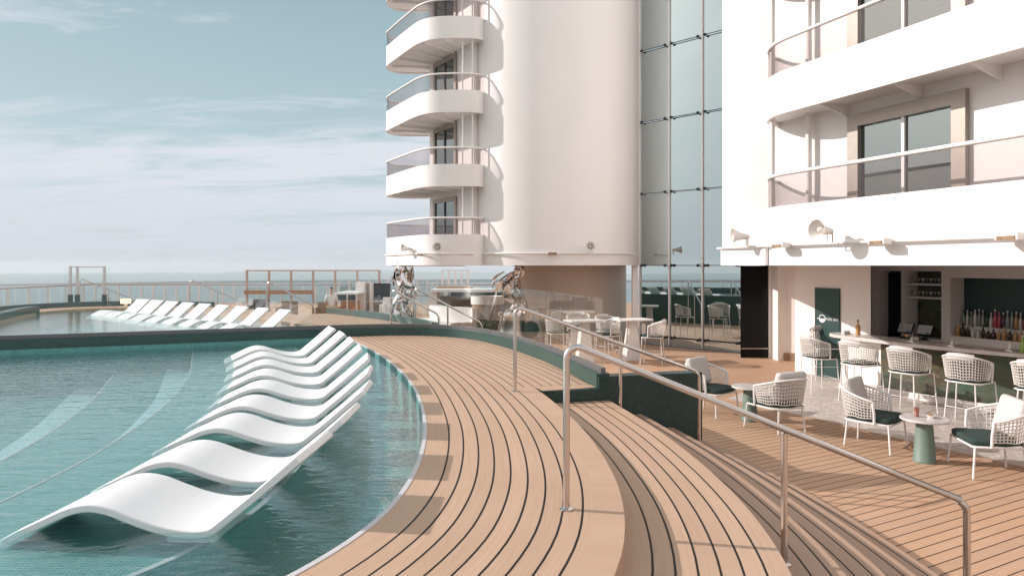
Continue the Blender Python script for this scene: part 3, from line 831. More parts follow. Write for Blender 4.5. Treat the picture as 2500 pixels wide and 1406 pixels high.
for k, (z0, z1) in enumerate(FL[:4]):
    par = MB(); par.band(outb, -.08, z0, z1)
    po = par.build('balcony', WHITE, blk, world=True, smooth=35)
    s = MB(); s.prism([(p.x, p.y) for p in offset2(outb, -.04)]+[tuple((I0+d*9.5-nF*.0))], z0+.07, z0+.2); s.build('floor_slab', WHITE, po, world=True, smooth=0)
    parapet_glass(po, offset2(outb, -.0), z1, po)
    if k:
        for tt in (.9, 2.2, 3.3, 4.5, 5.5):
            q1 = A0+d*tt-nF*.1; q2 = A0+d*tt-nF*.85
            s = MB(); i0 = s.add([(q1.x, q1.y, z0+.07), (q2.x, q2.y, z0+.07), (q2.x, q2.y, z0-.14), (q1.x, q1.y, z0+.04)])
            s2 = [(v[0]+d.x*.03, v[1]+d.y*.03, v[2]) for v in s.v]; i1 = s.add(s2)
            for q in ((0,1,2,3), (7,6,5,4), (0,4,5,1), (1,5,6,2), (2,6,7,3), (3,7,4,0)): s.quad([i0+k_ for k_ in q])
            s.build('bracket', WHITE, po, world=True, smooth=0)
def t_at(P, dd, px):
    r = (px-1250)/F; return (r*P.y-P.x)/(dd.x-r*dd.y)
tw0, tw1 = t_at(I0, d, 2078), t_at(I0, d, 2367)
for z0, z1 in FL[:3]:
    window(blk, I0, d, nF, tw0, tw1, z0+.22, z0+2.44, fw=.20, depth=.09)
for px in (1938, 1987):
    t_ = t_at(I0, d, px); q = I0+d*t_+nF*(.12 if px > 1950 else .5)
    mb = MB(); mb.tube([(q.x, q.y, 3.6), (q.x, q.y, 12.3)], .055 if px > 1950 else .045, 8); mb.build('post', WALLW, blk, world=True, smooth=60)
# fascia with conduit
pc = [Vector(p) for p in [(4.14, 13.62), (4.2, 13.1), (4.3, 12.6), (4.42, 11.9)]] + [A0+nF*.07+d*s for s in (.6, 2, 4, 6, 8)]
mb = MB(); mb.tube([(p.x, p.y, 2.94) for p in pc], .022, 8); mb.build('conduit', WHITE, blk, world=True, smooth=60)
fz = [Vector(p) for p in catmull([(5.0, 16.2), (4.42, 14.2), (4.22, 13.6), (4.27, 13.1), (4.42, 12.4), (4.46, 11.9)], 5)]
mb = MB(); mb.band(fz, -.05, 2.6, 2.96); mb.build('fascia', WHITE, blk, world=True, smooth=40)

# floodlights and horn loudspeakers ------------------------------------------
def flood(p, ang, label, mat=WHITE):
    o = empty('floodlight', p, ang, label, 'floodlight', 'slim white floodlights on the conduits')
    mb = MB(); mb.box((.10, 0, 0), (.16, .26, .09)); mb.build('housing', mat, o, smooth=0, bevel=.008)
    mb = MB(); mb.box((-.01, 0, 0), (.09, .05, .05)); mb.build('bracket', mat, o, smooth=0)
    mb = MB(); mb.box((.185, 0, -.02), (.01, .2, .05)); mb.build('lens', TANW, o, smooth=0)
nang = math.atan2(nF.y, nF.x)
for px, lab in ((1925, 'floodlight at the rounded corner above the dark door'), (2170, 'floodlight right of the big horn speaker'), (2490, 'floodlight at the right edge of the picture')):
    q = A0+d*t_at(A0, d, px)+nF*.08; flood((q.x, q.y, 2.94), nang, lab)
flood((1.25, 21.0, 2.96), R(-90), 'small tan floodlight on the round tower', TANW)
flood((-2.9, 21.95, 2.96), R(-110), 'small floodlight under the tower balcony')
def horn(p, ang, sc, label, mat=ROPE, tilt=-4):
    o = empty('horn_loudspeaker', p, ang, label, 'loudspeaker', 'horn loudspeakers on the white walls')
    M = Matrix.Rotation(R(90+tilt), 3, 'Y')
    mb = MB(); mb.lathe([(.03*sc, -.05*sc), (.05*sc, -.02*sc), (.055*sc, .06*sc), (.08*sc, .16*sc), (.13*sc, .26*sc), (.155*sc, .29*sc), (.148*sc, .29*sc), (.12*sc, .25*sc), (.07*sc, .16*sc), (.02*sc, .1*sc)], (0, 0, .17*sc), 28, M)
    mb.build('horn', mat, o, smooth=50)
    mb = MB(); mb.lathe([(.045*sc, .10*sc), (.05*sc, .2*sc), (.03*sc, .24*sc), (0.001, .25*sc)], (0, 0, .17*sc), 16, M); mb.build('driver', mat, o, smooth=50)
    mb = MB(); mb.tube([(0, .05*sc, .17*sc), (0, .05*sc, 0), (0, -.05*sc, 0), (0, -.05*sc, .17*sc)], .012*sc, 8); mb.build('bracket', mat, o, smooth=50)
q = A0+d*t_at(A0, d, 2052)+nF*.22
horn((q.x, q.y, 2.95), R(205), 1.0, 'large white horn speaker on the conduit left of the window')
horn((4.28, 12.3, 2.96), R(178), .95, 'white horn speaker on the corner pointing away left')
horn((-2.35, 21.75, 3.0), R(-97), .95, 'round mouthed horn speaker below the lowest tower balcony')
horn((2.42, 21.0, 3.0), R(-94), .95, 'horn speaker facing out from the round tower near its right side')
horn((-3.45, 22.85, 3.0), R(215), .95, 'horn speaker above the left chrome sculpture')

# ------------------------------------------------------------------ ground floor rooms below the superstructure
bar = empty('bar_pavilion', (8.4, 17.2, 0), label='white open air bar room with back shelves and dark green doorway', cat='bar')
P1 = Vector((6.95, 16.6)); nb = Vector((-.923, -.385)); dbar = Vector((.385, -.923))
t_pier = t_at(P1, dbar, 2126)
pier = [P1, P1+dbar*t_pier, Vector((8.70, 16.38)), P1-nb*1.62]
mb = MB(); mb.prism([tuple(p) for p in pier], 0, 2.598); mb.build('white_pier', WALLW, bar, world=True, smooth=0)
P2 = P1 - nb*1.6
px_t = lambda px: t_at(P2, dbar, px)
ts2 = [px_t(2128), px_t(2141), px_t(2200), px_t(2208), px_t(2298), px_t(2320), 7.5, 9.5]
zs2 = [0, .96, 1.08, 2.335, 2.47, 2.598]
mb = MB(); holes = {(1, 0), (1, 1), (1, 2), (1, 3), (3, 1), (3, 2), (3, 3), (5, 2)}
wall_grid(mb, P2, dbar, nb, ts2, zs2, holes, .45); mb.build('back_wall', WALLW, bar, world=True, smooth=0)
def bp_(t_, k, z): q = P2+dbar*t_+nb*k; return (q.x, q.y, z)
ba = math.atan2(dbar.y, dbar.x)
def bbox(mb, t0, t1, k0, k1, z0, z1): mb.box(bp_((t0+t1)/2, (k0+k1)/2, (z0+z1)/2), (t1-t0, abs(k1-k0), z1-z0), rz=ba)
mb = MB(); bbox(mb, ts2[1]-.1, ts2[2]+.1, -.5, -.46, 0, 2.55); mb.build('doorway', DKGREEN, bar, world=True, smooth=0)
mb = MB(); bbox(mb, ts2[1]+.02, ts2[1]+.26, -.40, -.36, .05, 2.42); mb.build('steel_door', DKGLASS, bar, world=True, smooth=0)
mb = MB(); bbox(mb, ts2[3]-.05, ts2[4]+.05, -.5, -.46, .9, 2.55); mb.build('till_niche_back', BARTILE, bar, world=True, smooth=0)
mb = MB(); bbox(mb, ts2[5]-.05, ts2[6]+.05, -.5, -.46, 1.0, 2.4); mb.build('bottle_niche_back', DKGREEN, bar, world=True, smooth=0)
for z in (1.85, 2.15):
    mb = MB(); bbox(mb, ts2[3]+.01, ts2[4]-.01, -.38, -.02, z, z+.04); mb.build('shelf', WHITE, bar, world=True, smooth=0)
mb = MB(); bbox(mb, ts2[5]+.01, ts2[6]-.01, -.44, -.22, 1.085, 1.30); mb.build('shelf_step', WHITE, bar, world=True, smooth=0)
mb = MB(); bbox(mb, ts2[3]-.3, ts2[6]+.2, .005, .5, .86, .93); mb.build('back_counter', WHITE, bar, world=True, smooth=0)
mb = MB(); bbox(mb, ts2[3]-.3, ts2[6]+.2, .01, .45, 0, .855); mb.build('back_cabinet', DKGREEN, bar, world=True, smooth=0)
# green door with its emblem on the pier
dt0, dt1 = t_at(P1, dbar, 1992), t_at(P1, dbar, 2052)
def pp(t_, k, z): q = P1+dbar*t_+nb*k; return (q.x, q.y, z)
mb = MB(); mb.box(pp((dt0+dt1)/2, .02, 1.04), (dt1-dt0, .035, 2.07), rz=ba)
door = mb.build('green_door', DKGREEN, bar, world=True, smooth=0)
# emblem: ring with filled lower half, horizontal stroke and name
lc = dt0+.20*(dt1-dt0)/.7+.02; rz_ = .095; zc_ = 1.36
mb = MB(); n = 28
def lp(x, z): return pp(lc+x, .0415, zc_+z)
o_ = mb.add([lp(rz_*math.cos(2*math.pi*k/n), rz_*math.sin(2*math.pi*k/n)) for k in range(n)])
i_ = mb.add([lp(rz_*.8*math.cos(2*math.pi*k/n), rz_*.8*math.sin(2*math.pi*k/n)) for k in range(n)])
for k in range(n):
    if k < n//2: mb.quad([o_+k, o_+(k+1) % n, i_+(k+1) % n, i_+k])
h_ = [o_+k for k in range(n//2, n)] + [o_]
mb.quad(h_)
b0 = mb.add([lp(-.15, -.008), lp(-.09, -.008), lp(-.09, .008), lp(-.15, .008)]); mb.quad([b0, b0+1, b0+2, b0+3])
mb.build('emblem', SCREENW, door, world=True, smooth=0)
cu = bpy.data.curves.new('lettering', 'FONT'); cu.body = 'INSEL BAR'; cu.size = .082; cu.extrude = .0012
to = bpy.data.objects.new('tmp_text', cu); COL.objects.link(to)
bpy.context.view_layer.update()
me = bpy.data.meshes.new_from_object(to.evaluated_get(bpy.context.evaluated_depsgraph_get()))
bpy.data.objects.remove(to)
wd = max(v.co.x for v in me.vertices)
for v in me.vertices:
    q = pp(lc+.10+v.co.x*(.36/wd), .042+v.co.z, zc_-.028+v.co.y); q = Vector(q)-Vector(bar.location)
    v.co = q
me.materials.clear(); me.materials.append(SCREENW)
lt = bpy.data.objects.new('lettering', me); COL.objects.link(lt); lt.parent = door
# far wall, black glass door
mb = MB(); mb.prism([(7.26, 18.45), (7.52, 18.45), (8.6, 17.6), (8.6, 19.2), (7.26, 19.2)], 0, 2.598); mb.build('side_wall', WALLW, bar, world=True, smooth=0)
mb = MB(); mb.prism([(7.4, 18.40), (7.53, 18.40), (7.95, 18.1), (7.99, 18.15), (7.6, 18.45)], 0, .22); mb.build('skirting', TANW, bar, world=True, smooth=0)
dd_ = empty('sliding_door', (6.5, 18.95, 0), label='tall black glass door with white frame beside the mirror wall', cat='door')
mb = MB(); mb.box((6.83, 19.0, 1.3), (.80, .04, 2.58)); mb.build('leaf', DKGLASS, dd_, world=True, smooth=0)
mb = MB(); mb.box((7.23, 18.97, 1.3), (.07, .09, 2.6)); mb.build('frame', WHITE, dd_, world=True, smooth=0)
for z in (.3, 1.3, 2.5):
    mb = MB(); mb.box((7.30, 18.92, z), (.10, .06, .12)); mb.build('hinge', WHITE, dd_, world=True, smooth=0)
mb = MB(); mb.box((6.83, 18.97, .27), (.78, .012, .014)); mb.build('rail_strip', STEEL, dd_, world=True, smooth=0)
mb = MB(); mb.prism([(7.2, 19.3), (16, 19.3), (16, 19.6), (7.2, 19.6)], 0, 2.598); tag(mb.build('rear_wall', DKGREEN, smooth=0), 'dark wall behind the bar and the black door', 'wall')

# bar counter --------------------------------------------------------------
ctr = empty('bar_counter', (8, 13, 0), label='long white marble bar counter with glazed brown and green tile front', cat='bar counter')
fr = catmull([(7.75, 15.05), (7.4, 15.2), (7.12, 15.12), (7.0, 14.8), (7.12, 14.3), (7.35, 13.65), (7.62, 13.0), (8.2, 12.1), (8.75, 11.36), (9.6, 10.1), (10.8, 8.5)], 6)
bk = [(11.3, 8.9), (10.05, 10.6), (9.1, 11.8), (8.55, 12.55), (8.1, 13.3), (7.9, 14.0), (7.85, 14.6)]
mb = MB(); mb.prism([(p.x, p.y) for p in fr]+bk, 1.03, 1.1); mb.build('worktop', MARBLE, ctr, world=True, smooth=30, bevel=.012)
fb = [p for p in fr if p.y < 14.6]
inf = offset2(fb, -.32)
mb = MB(); mb.prism([(p.x, p.y) for p in offset2(fb, -.30)]+bk[:-1], 0, 1.028); mb.build('core', WALLW, ctr, world=True, smooth=30)
sel = [p for p in offset2(fb, -.27) if p.y < 13.9]
mb = MB(); mb.band(sel, -.028, .13, 1.027); mb.build('tile_front', BARTILE, ctr, world=True, smooth=30)
mb = MB(); mb.band(offset2([p for p in fb], -.24), -.055, 0, .125); mb.build('kickboard', WALLW, ctr, world=True, smooth=30)

# ------------------------------------------------------------------ woven chairs
def shell_pts(a, w_, dpt, lean):
    """point on the U shaped shell at angle a (0 = middle of the back); front = +X"""
    return Vector((-.02 - dpt*math.cos(a)*(1+lean), w_*math.sin(a)*(1+lean*.8)))
def make_woven(name, seat_z, top_back, top_arm, w_=.34, dpt=.33, amax=112, bottom=None, nvert=34, nhor=7, lounge=True):
    root = empty(name, (0, 0, 0))
    bottom = bottom or seat_z
    A = [R(-amax+2*amax*k/48) for k in range(49)]
    def topz(a): c = max(0, math.cos(a*.8)); return top_arm+(top_back-top_arm)*c**1.2
    def P(a, f):  # f 0 bottom, 1 top
        tz = topz(a); p = shell_pts(a, w_, dpt, -.10+.16*f); return (p.x, p.y, bottom+(tz-bottom)*f)
    mb = MB(); rim = [P(a, 1) for a in A]
    e0, e1 = rim[0], rim[-1]
    fz = seat_z-.06
    path = [(e0[0]+.01, e0[1]*.94, fz), (e0[0]+.01, e0[1]*.97, (fz+e0[2])/2), (e0[0], e0[1], e0[2]-.04)] + rim + [(e1[0], e1[1], e1[2]-.04), (e1[0]+.01, e1[1]*.97, (fz+e1[2])/2), (e1[0]+.01, e1[1]*.94, fz)]
    mb.tube(path, .016, 8); mb.build('back_rim', WHITE, root, smooth=60)
    mb = MB()
    for k in range(nhor):
        f = k/nhor
        mb.tube([P(a, f+.02*math.sin(9*a)) for a in A[::2]], .0065, 5)
    for k in range(nvert):
        a = R(-amax+2*amax*(k+.5)/nvert)
        mb.tube([P(a, 0), P(a, .5), P(a, 1)], .0065, 5)
    mb.build('woven_back', ROPE, root, smooth=60)
    # seat frame
    fx, bx, hy = .30, -.26, .30
    mb = MB(); fr_ = [(fx-.03, -hy, fz), (fx, -hy+.03, fz), (fx, hy-.03, fz), (fx-.03, hy, fz), (bx+.08, hy-.02, fz), (bx, hy-.10, fz), (bx, -hy+.10, fz), (bx+.08, -hy+.02, fz)]
    mb.tube(fr_, .013, 8, closed=True); mb.build('seat_frame', WHITE, root, smooth=60)
    sp = .03 if lounge else .05
    legs = [(fx-.02, -hy+.0), (fx-.02, hy-.0), (bx+.03, hy-.09), (bx+.03, -hy+.09)]
    feet_ = []
    for x, y in legs:
        ex = x+math.copysign(sp, x); ey = y+math.copysign(sp, y); feet_.append((ex, ey))
        mb = MB(); mb.tube([(x, y, fz), (ex, ey, .0)], .0125, 8); mb.build('leg', WHITE, root, smooth=60)
    if not lounge:
        f = .30/fz
        rp = [(a[0]+(b[0]-a[0])*(1-f), a[1]+(b[1]-a[1])*(1-f), .30) for a, b in zip(legs, feet_)]
        mb = MB(); mb.tube(rp, .011, 8, closed=True); mb.build('foot_ring', WHITE, root, smooth=60)
    # cushions
    h = .07 if lounge else .045
    mb = MB(); mb.prism([(fx+.0, -hy+.05), (fx+.02, -.12), (fx+.02, .12), (fx, hy-.05), (fx-.05, hy-.01), (-.05, hy-.01), (bx+.02, hy-.10), (bx-.02, 0), (bx+.02, -hy+.10), (-.05, -hy+.01), (fx-.05, -hy+.01)], fz+.012, fz+.012+h)
    mb.build('seat_cushion', CUSHD, root, smooth=60, bevel=.022)
    if lounge:
        M = Matrix.Rotation(R(-16), 3, 'Y')
        mb = MB(); mb.box((-.20, 0, fz+.30), (.11, .50, .42), M=M); o = mb.build('back_cushion', CUSHL, root, smooth=60, bevel=.045)
        o.modifiers['bevel'].segments = 4
    else:
        mb = MB(); pts = [P(R(-34+68*k/8), 1.0) for k in range(9)]
        mb.tube([(p[0]+.035, p[1]*.98, p[2]-.02) for p in pts], .036, 8, squash=(1, 1.7)); mb.build('back_pad', CUSHL, root, smooth=60)
    return root
lc_ = make_woven('lounge_chair', .40, .76, .62)
lc_.scale = (1.12, 1.12, 1.12)
for i, (x, y, a, lab) in enumerate([(3.50, 11.95, -48, 'woven lounge chair furthest from the camera, at the end of the back handrail'),
                                    (4.22, 10.72, 112, 'woven lounge chair turned with its back to the camera'),
                                    (5.20, 9.75, -46, 'woven lounge chair left of the small table with the red drink'),
                                    (6.02, 8.5, 168, 'woven lounge chair at the right edge facing the small table')]):
    o = lc_ if i == 0 else copy_tree(lc_)
    o.location = (x, y, 0.006); o.rotation_euler.z = R(a); tag(o, lab, 'lounge chair', 'woven lounge chairs on the timber deck')
bs = make_woven('bar_stool', .77, 1.15, 1.02, w_=.33, dpt=.29, nvert=30, nhor=8, lounge=False)
for ch in bs.children:  # stools are narrower than the lounge chairs
    if ch.name.split('.')[0] in ('seat_frame', 'seat_cushion', 'leg', 'foot_ring'):
        for v in ch.data.vertices: v.co.x *= .92; v.co.y *= .94
stools = [(7.22, 15.55, -95, 'woven bar stool behind the rounded end of the counter'), (6.25, 13.85, 5, 'woven bar stool in front of the green door'), (6.62, 12.9, 28, 'woven bar stool second along the counter front'),
          (7.02, 11.95, 30, 'woven bar stool in the middle of the counter front'), (7.42, 11.0, 32, 'woven bar stool nearest the right side of the counter seen whole'), (8.0, 10.25, 34, 'woven bar stool cut off by the right edge of the picture')]
for i, (x, y, a, lab) in enumerate(stools):
    o = bs if i == 0 else copy_tree(bs)
    o.location = (x, y, .006); o.rotation_euler.z = R(a); tag(o, lab, 'bar stool', 'woven bar stools along the bar')

def side_table(x, y, label):
    o = empty('side_table', (x, y, .002), 0, label, 'side table', 'round marble side tables')
    mb = MB(); mb.lathe([(.142, 0), (.142, .012), (.135, .02), (.10, .50), (.095, .545)], (0, 0, 0), 32); mb.build('cone_base', PLINTH, o, smooth=40)
    mb = MB(); mb.lathe([(.001, .546), (.285, .546), (.292, .552), (.292, .568), (.285, .575), (.001, .575)], (0, 0, 0), 40); mb.build('table_top', MARBLE, o, smooth=30)
side_table(5.48, 8.98, 'round marble side table with sage cone base, holding a red drink')
side_table(3.99, 11.35, 'round marble side table further back between two lounge chairs')
# high tables and high chairs beside the glass screen
def high_table(x, y, label, rz=.3):
    o = empty('high_table', (x, y, 0), rz, label, 'high table', 'white high tables near the mirror wall')
    mb = MB(); n0 = .24; n1 = .10
    i0 = mb.add([(-n0,-n0*.55,0),(n0,-n0*.55,0),(n0,n0*.55,0),(-n0,n0*.55,0),(-n1,-n1,1.08),(n1,-n1,1.08),(n1,n1,1.08),(-n1,n1,1.08)])
    for q in [(3,2,1,0),(4,5,6,7),(0,1,5,4),(1,2,6,5),(2,3,7,6),(3,0,4,7)]: mb.quad([i0+k for k in q])
    mb.build('pedestal', WHITE, o, smooth=0, bevel=.01)
    mb = MB(); mb.box((0, 0, 1.11), (1.0, .62, .045)); mb.build('table_top', WHITE, o, smooth=0, bevel=.012)
high_table(1.95, 18.2, 'white high table left of the dark glass joint, second from the sculpture')
high_table(3.3, 18.6, 'white high table closest to the mirror wall')
high_table(.82, 24.2, 'white high table next to the right chrome sculpture')
high_table(2.1, 21.8, 'white high table far back under the round tower')
hc = copy_tree(bs); hc.name = 'high_chair'
for i, (x, y, a, lab) in enumerate([(2.62, 18.35, 200, 'white woven high chair between the two nearest high tables'), (3.75, 17.9, 160, 'white woven high chair right of the last high table'),
                                    (1.35, 22.9, 190, 'white woven high chair behind the glass near the right sculpture'), (2.75, 19.5, -60, 'white woven high chair behind the high table by the mirror wall'),
                                    (2.0, 20.5, -100, 'white woven high chair far under the tower'), (1.25, 18.9, 10, 'white woven high chair left of the high tables')]):
    o = hc if i == 0 else copy_tree(hc)
    if i: o.name = 'high_chair'
    o.location = (x, y, 0); o.rotation_euler.z = R(a); tag(o, lab, 'high chair', 'woven high chairs at the white tables')

# ------------------------------------------------------------------ things on the bar
def bottle(x, y, z, h, r, mat, capm, label, group=None, sq=False):
    o = empty('bottle', (x, y, z), 0, label, 'bottle', group)
    mb = MB(); mb.lathe([(r*.9, 0), (r, .006), (r, h*.52), (r*.85, h*.60), (r*.36, h*.72), (r*.32, h*.9), (r*.001, h*.9)], (0, 0, 0), 6 if sq else 12); mb.build('glass_body', mat, o, smooth=50)
    mb = MB(); mb.lathe([(r*.40, h*.9), (r*.40, h), (.001, h)], (0, 0, 0), 10); mb.build('cap', capm, o, smooth=50)
def gm(n, c, r=.12): return simple(n, c, r, var=.02, spec=.6)
B_CLEAR = gm('clear_bottle', (.32, .34, .31)); B_AMB = gm('amber_bottle', (.55, .30, .12)); B_PINK = gm('pink_bottle', (.55, .10, .14)); B_BRN = gm('brown_bottle', (.04, .018, .012)); B_GRN = gm('green_bottle', (.03, .09, .04)); B_WHT = gm('frosted_bottle', (.66, .62, .58)); B_VIO = gm('violet_bottle', (.10, .04, .10)); B_GLD = gm('gold_bottle', (.50, .30, .13))
CAPW = simple('silver_cap', (.6, .6, .58), .3, metal=.6); CAPB = simple('black_cap', (.02, .02, .02), .4)
up = ['CLEAR','WHT','CLEAR','WHT','CLEAR','CLEAR','GRN','WHT','PINK','PINK','VIO','CLEAR','CLEAR','GLD','WHT','PINK','PINK','GLD']
lo = ['AMB','BRN','BRN','WHT','WHT','BRN','BRN','BRN','GLD','AMB','BRN','GLD','AMB','PINK']
cn = dict(CLEAR='clear glass', WHT='frosted white', GRN='dark green', PINK='pink', VIO='violet', GLD='golden', AMB='amber', BRN='dark brown')
MATB = dict(CLEAR=B_CLEAR, WHT=B_WHT, GRN=B_GRN, PINK=B_PINK, VIO=B_VIO, GLD=B_GLD, AMB=B_AMB, BRN=B_BRN)
ordx = ordn + ['thirteenth', 'fourteenth', 'fifteenth', 'sixteenth', 'seventeenth', 'eighteenth']
rb = random.Random(4)
for i, k in enumerate(up):
    t_ = ts2[5]+.07+i*.082; q = bp_(t_, -.33, 1.302)
    bottle(q[0], q[1], q[2], rb.uniform(.29, .40), rb.uniform(.030, .040), MATB[k], CAPW if i % 3 else CAPB, '%s bottle, %s from the left on the upper tier' % (cn[k], ordx[i]), 'bottles on the upper tier')
for i, k in enumerate(lo):
    t_ = ts2[5]+.09+i*.105; q = bp_(t_, -.12, 1.082)
    bottle(q[0], q[1], q[2], rb.uniform(.17, .30), rb.uniform(.036, .05), MATB[k], CAPB if i % 2 else CAPW, '%s bottle, %s from the left on the lower tier' % (cn[k], ordx[i]), 'bottles on the lower tier')
bottle(7.5, 14.65, 1.1, .32, .05, B_AMB, CAPB, 'tall amber bottle with black neck on the rounded counter end')
bottle(8.78, 11.62, 1.1, .30, .045, gm('lime_bottle', (.30, .45, .10)), CAPW, 'lime green bottle on the counter at the right edge')
def glassrow(z, n, t0, t1, label):
    for i in range(n):
        q = bp_(t0+(t1-t0)*(i+.5)/n, -.15, z)
        mb = MB(); mb.lathe([(.022, 0), (.024, .004), (.005, .012), (.005, .05), (.026, .075), (.034, .12), (.032, .12), (.001, .07)], (0, 0, 0), 10)
        o = mb.build('wine_glass', B_WHT if i % 2 else B_CLEAR, smooth=50); o.location = q
        tag(o, label % ordn[i], 'glass', 'glasses on the niche shelves')
glassrow(2.192, 9, ts2[3]+.02, ts2[4]-.02, '%s stemmed glass from the left on the top niche shelf')
glassrow(1.892, 9, ts2[3]+.02, ts2[4]-.02, '%s stemmed glass from the left on the lower niche shelf')
def till(t_, label):
    q = bp_(t_, -.02, .931); o = empty('payment_terminal', q, ba-R(90)+R(180), label, 'payment terminal', 'payment terminals behind the bar')
    o.rotation_euler.z = math.atan2(nb.y, nb.x)
    mb = MB(); mb.lathe([(.13, 0), (.13, .015), (.05, .03), (.03, .12), (.001, .12)], (0, 0, 0), 20); mb.build('stand', BLACK, o, smooth=40)
    M = Matrix.Rotation(R(-24), 3, 'Y')
    mb = MB(); mb.box((.0, 0, .22), (.035, .36, .24), M=M); sc_ = mb.build('screen_housing', BLACK, o, smooth=0, bevel=.006)
    mb = MB(); mb.box((.0205, 0, .228), (.004, .33, .21), M=M); mb.build('screen', SCREENW, o, smooth=0)
    mb = MB(); mb.box((.0205+.045, .11, .155), (.004, .07, .035), M=M); mb.build('screen_button', gm('blue_button', (.10, .28, .45)), o, smooth=0)
till((ts2[3]+ts2[4])/2+.05, 'payment terminal with a full white screen in the till niche')
till(ts2[3]+.02, 'payment terminal half hidden by the white post')
def caddy(x, y, label, n=3):
    o = empty('condiment_caddy', (x, y, 1.1), .4, label, 'caddy', 'white caddies on the bar counter')
    mb = MB(); mb.box((0, 0, .006), (.22, .12, .012)); mb.build('tray', STEEL, o, smooth=0)
    for k in range(n):
        mb = MB(); mb.lathe([(.028, 0), (.031, .005), (.031, .065), (.026, .07), (.001, .07)], (-.07+.07*k, 0, .012), 14); mb.build('jar', WHITE2, o, smooth=40)
    mb = MB(); mb.tube([(0, .045, .01), (0, .045, .16), (.02, .045, .18)], .004, 6); mb.build('handle', STEEL, o, smooth=60)
caddy(7.30, 14.75, 'white condiment jars left of the amber bottle'); caddy(7.95, 13.35, 'white condiment jars just left of the orange cocktail')
caddy(8.25, 12.6, 'white condiment jars in the middle of the counter'); caddy(8.85, 11.95, 'white condiment jars near the right end of the counter')
def coupe(x, y, z, label, col):
    o = empty('cocktail_glass', (x, y, z), 0, label, 'cocktail')
    mb = MB(); mb.lathe([(.035, 0), (.036, .003), (.005, .008), (.004, .075), (.03, .09), (.05, .15), (.048, .15), (.001, .10)], (0, 0, 0), 20); mb.build('glass', GLASS, o, smooth=50)
    mb = MB(); mb.lathe([(.004, .092), (.028, .094), (.047, .142), (.001, .142)], (0, 0, 0), 20); mb.build('drink', gm('cocktail_'+str(len(bpy.data.materials)), col), o, smooth=50)
coupe(7.80, 13.35, 1.1, 'orange cocktail in a coupe glass on the marble counter', (.75, .38, .14))
o = empty('tumbler', (5.42, 9.05, .577), 0, 'tall glass of red drink with a straw on the side table', 'drink')
mb = MB(); mb.lathe([(.028, 0), (.03, .004), (.036, .15), (.034, .15), (.027, .006), (.001, .006)], (0, 0, 0), 18); mb.build('glass', GLASS, o, smooth=40)
mb = MB(); mb.lathe([(.026, .007), (.032, .12), (.001, .12)], (0, 0, 0), 18); mb.build('drink', gm('red_drink', (.38, .06, .03)), o, smooth=40)
mb = MB(); mb.tube([(.01, 0, .02), (-.02, 0, .2)], .004, 6); mb.build('straw', WHITE, o, smooth=60)
o = empty('snack_bowl', (5.56, 8.98, .577), 0, 'small white bowl of orange snacks beside the red drink', 'bowl')
mb = MB(); mb.lathe([(.03, 0), (.06, .04), (.056, .04), (.001, .012)], (0, 0, 0), 20); mb.build('bowl', WHITE2, o, smooth=50)
mb = MB(); mb.lathe([(.05, .032), (.03, .045), (.001, .05)], (0, 0, 0), 9); mb.build('snacks', ORANGE, o, smooth=0)

# ------------------------------------------------------------------ chrome sculptures
def blade(root, pts, w0, seed, nm='blade'):
    rnd = random.Random(seed); P = catmull(pts, 7); m_ = len(P)
    mb = MB(); rings = []
    side0 = Vector((rnd.uniform(-1, 1), rnd.uniform(-1, 1), rnd.uniform(-.3, .3))).normalized()
    tw = rnd.uniform(-1.6, 1.6)
    for i, p in enumerate(P):
        tt = i/(m_-1)
        tdir = (P[min(m_-1, i+1)]-P[max(0, i-1)]).normalized()
        s_ = Matrix.Rotation(tw*tt, 3, tdir) @ side0; s_ = (s_-tdir*s_.dot(tdir)).normalized(); nn = tdir.cross(s_)
        wdt = w0*(math.sin(math.pi*min(1, .18+.82*tt))**.7+.04); thk = .016+.012*math.sin(math.pi*tt)
        rings.append(mb.add([p-s_*wdt, p+nn*(thk+.25*wdt), p+s_*wdt, p+nn*(-thk+.22*wdt)]))
    for A_, B_ in zip(rings, rings[1:]):
        for k in range(4): mb.quad([A_+k, A_+(k+1) % 4, B_+(k+1) % 4, B_+k])
    mb.quad([rings[0]+k for k in (3,2,1,0)]); mb.quad([rings[-1]+k for k in range(4)])
    mb.build(nm, CHROME, root, smooth=50)
def sculpture(x, y, H, specs, label, seed, plinth):
    root = empty('sculpture', (x, y, 0), 0, label, 'sculpture')
    plinth(root)
    for k, (pts, w_) in enumerate(specs): blade(root, [Vector(p) for p in pts], w_, seed+k)
    return root
def pl1(root):
    mb = MB(); mb.lathe([(.72, 0), (.72, .62), (.70, .66), (.001, .66)], (0, 0, 0), 36); mb.build('plinth', PLINTH, root, smooth=40)
def pl2(root):
    mb = MB(); mb.lathe([(.62, 0), (.60, .05), (.42, .85), (.44, .90), (.001, .90)], (0, 0, 0), 36); mb.build('plinth', STEEL, root, smooth=40)
    mb = MB(); mb.lathe([(.001, -.30), (.20, -.22), (.29, 0), (.20, .22), (.001, .30)], (.62, -.25, .42), 18); mb.build('ball', DKGREEN, root, smooth=60)
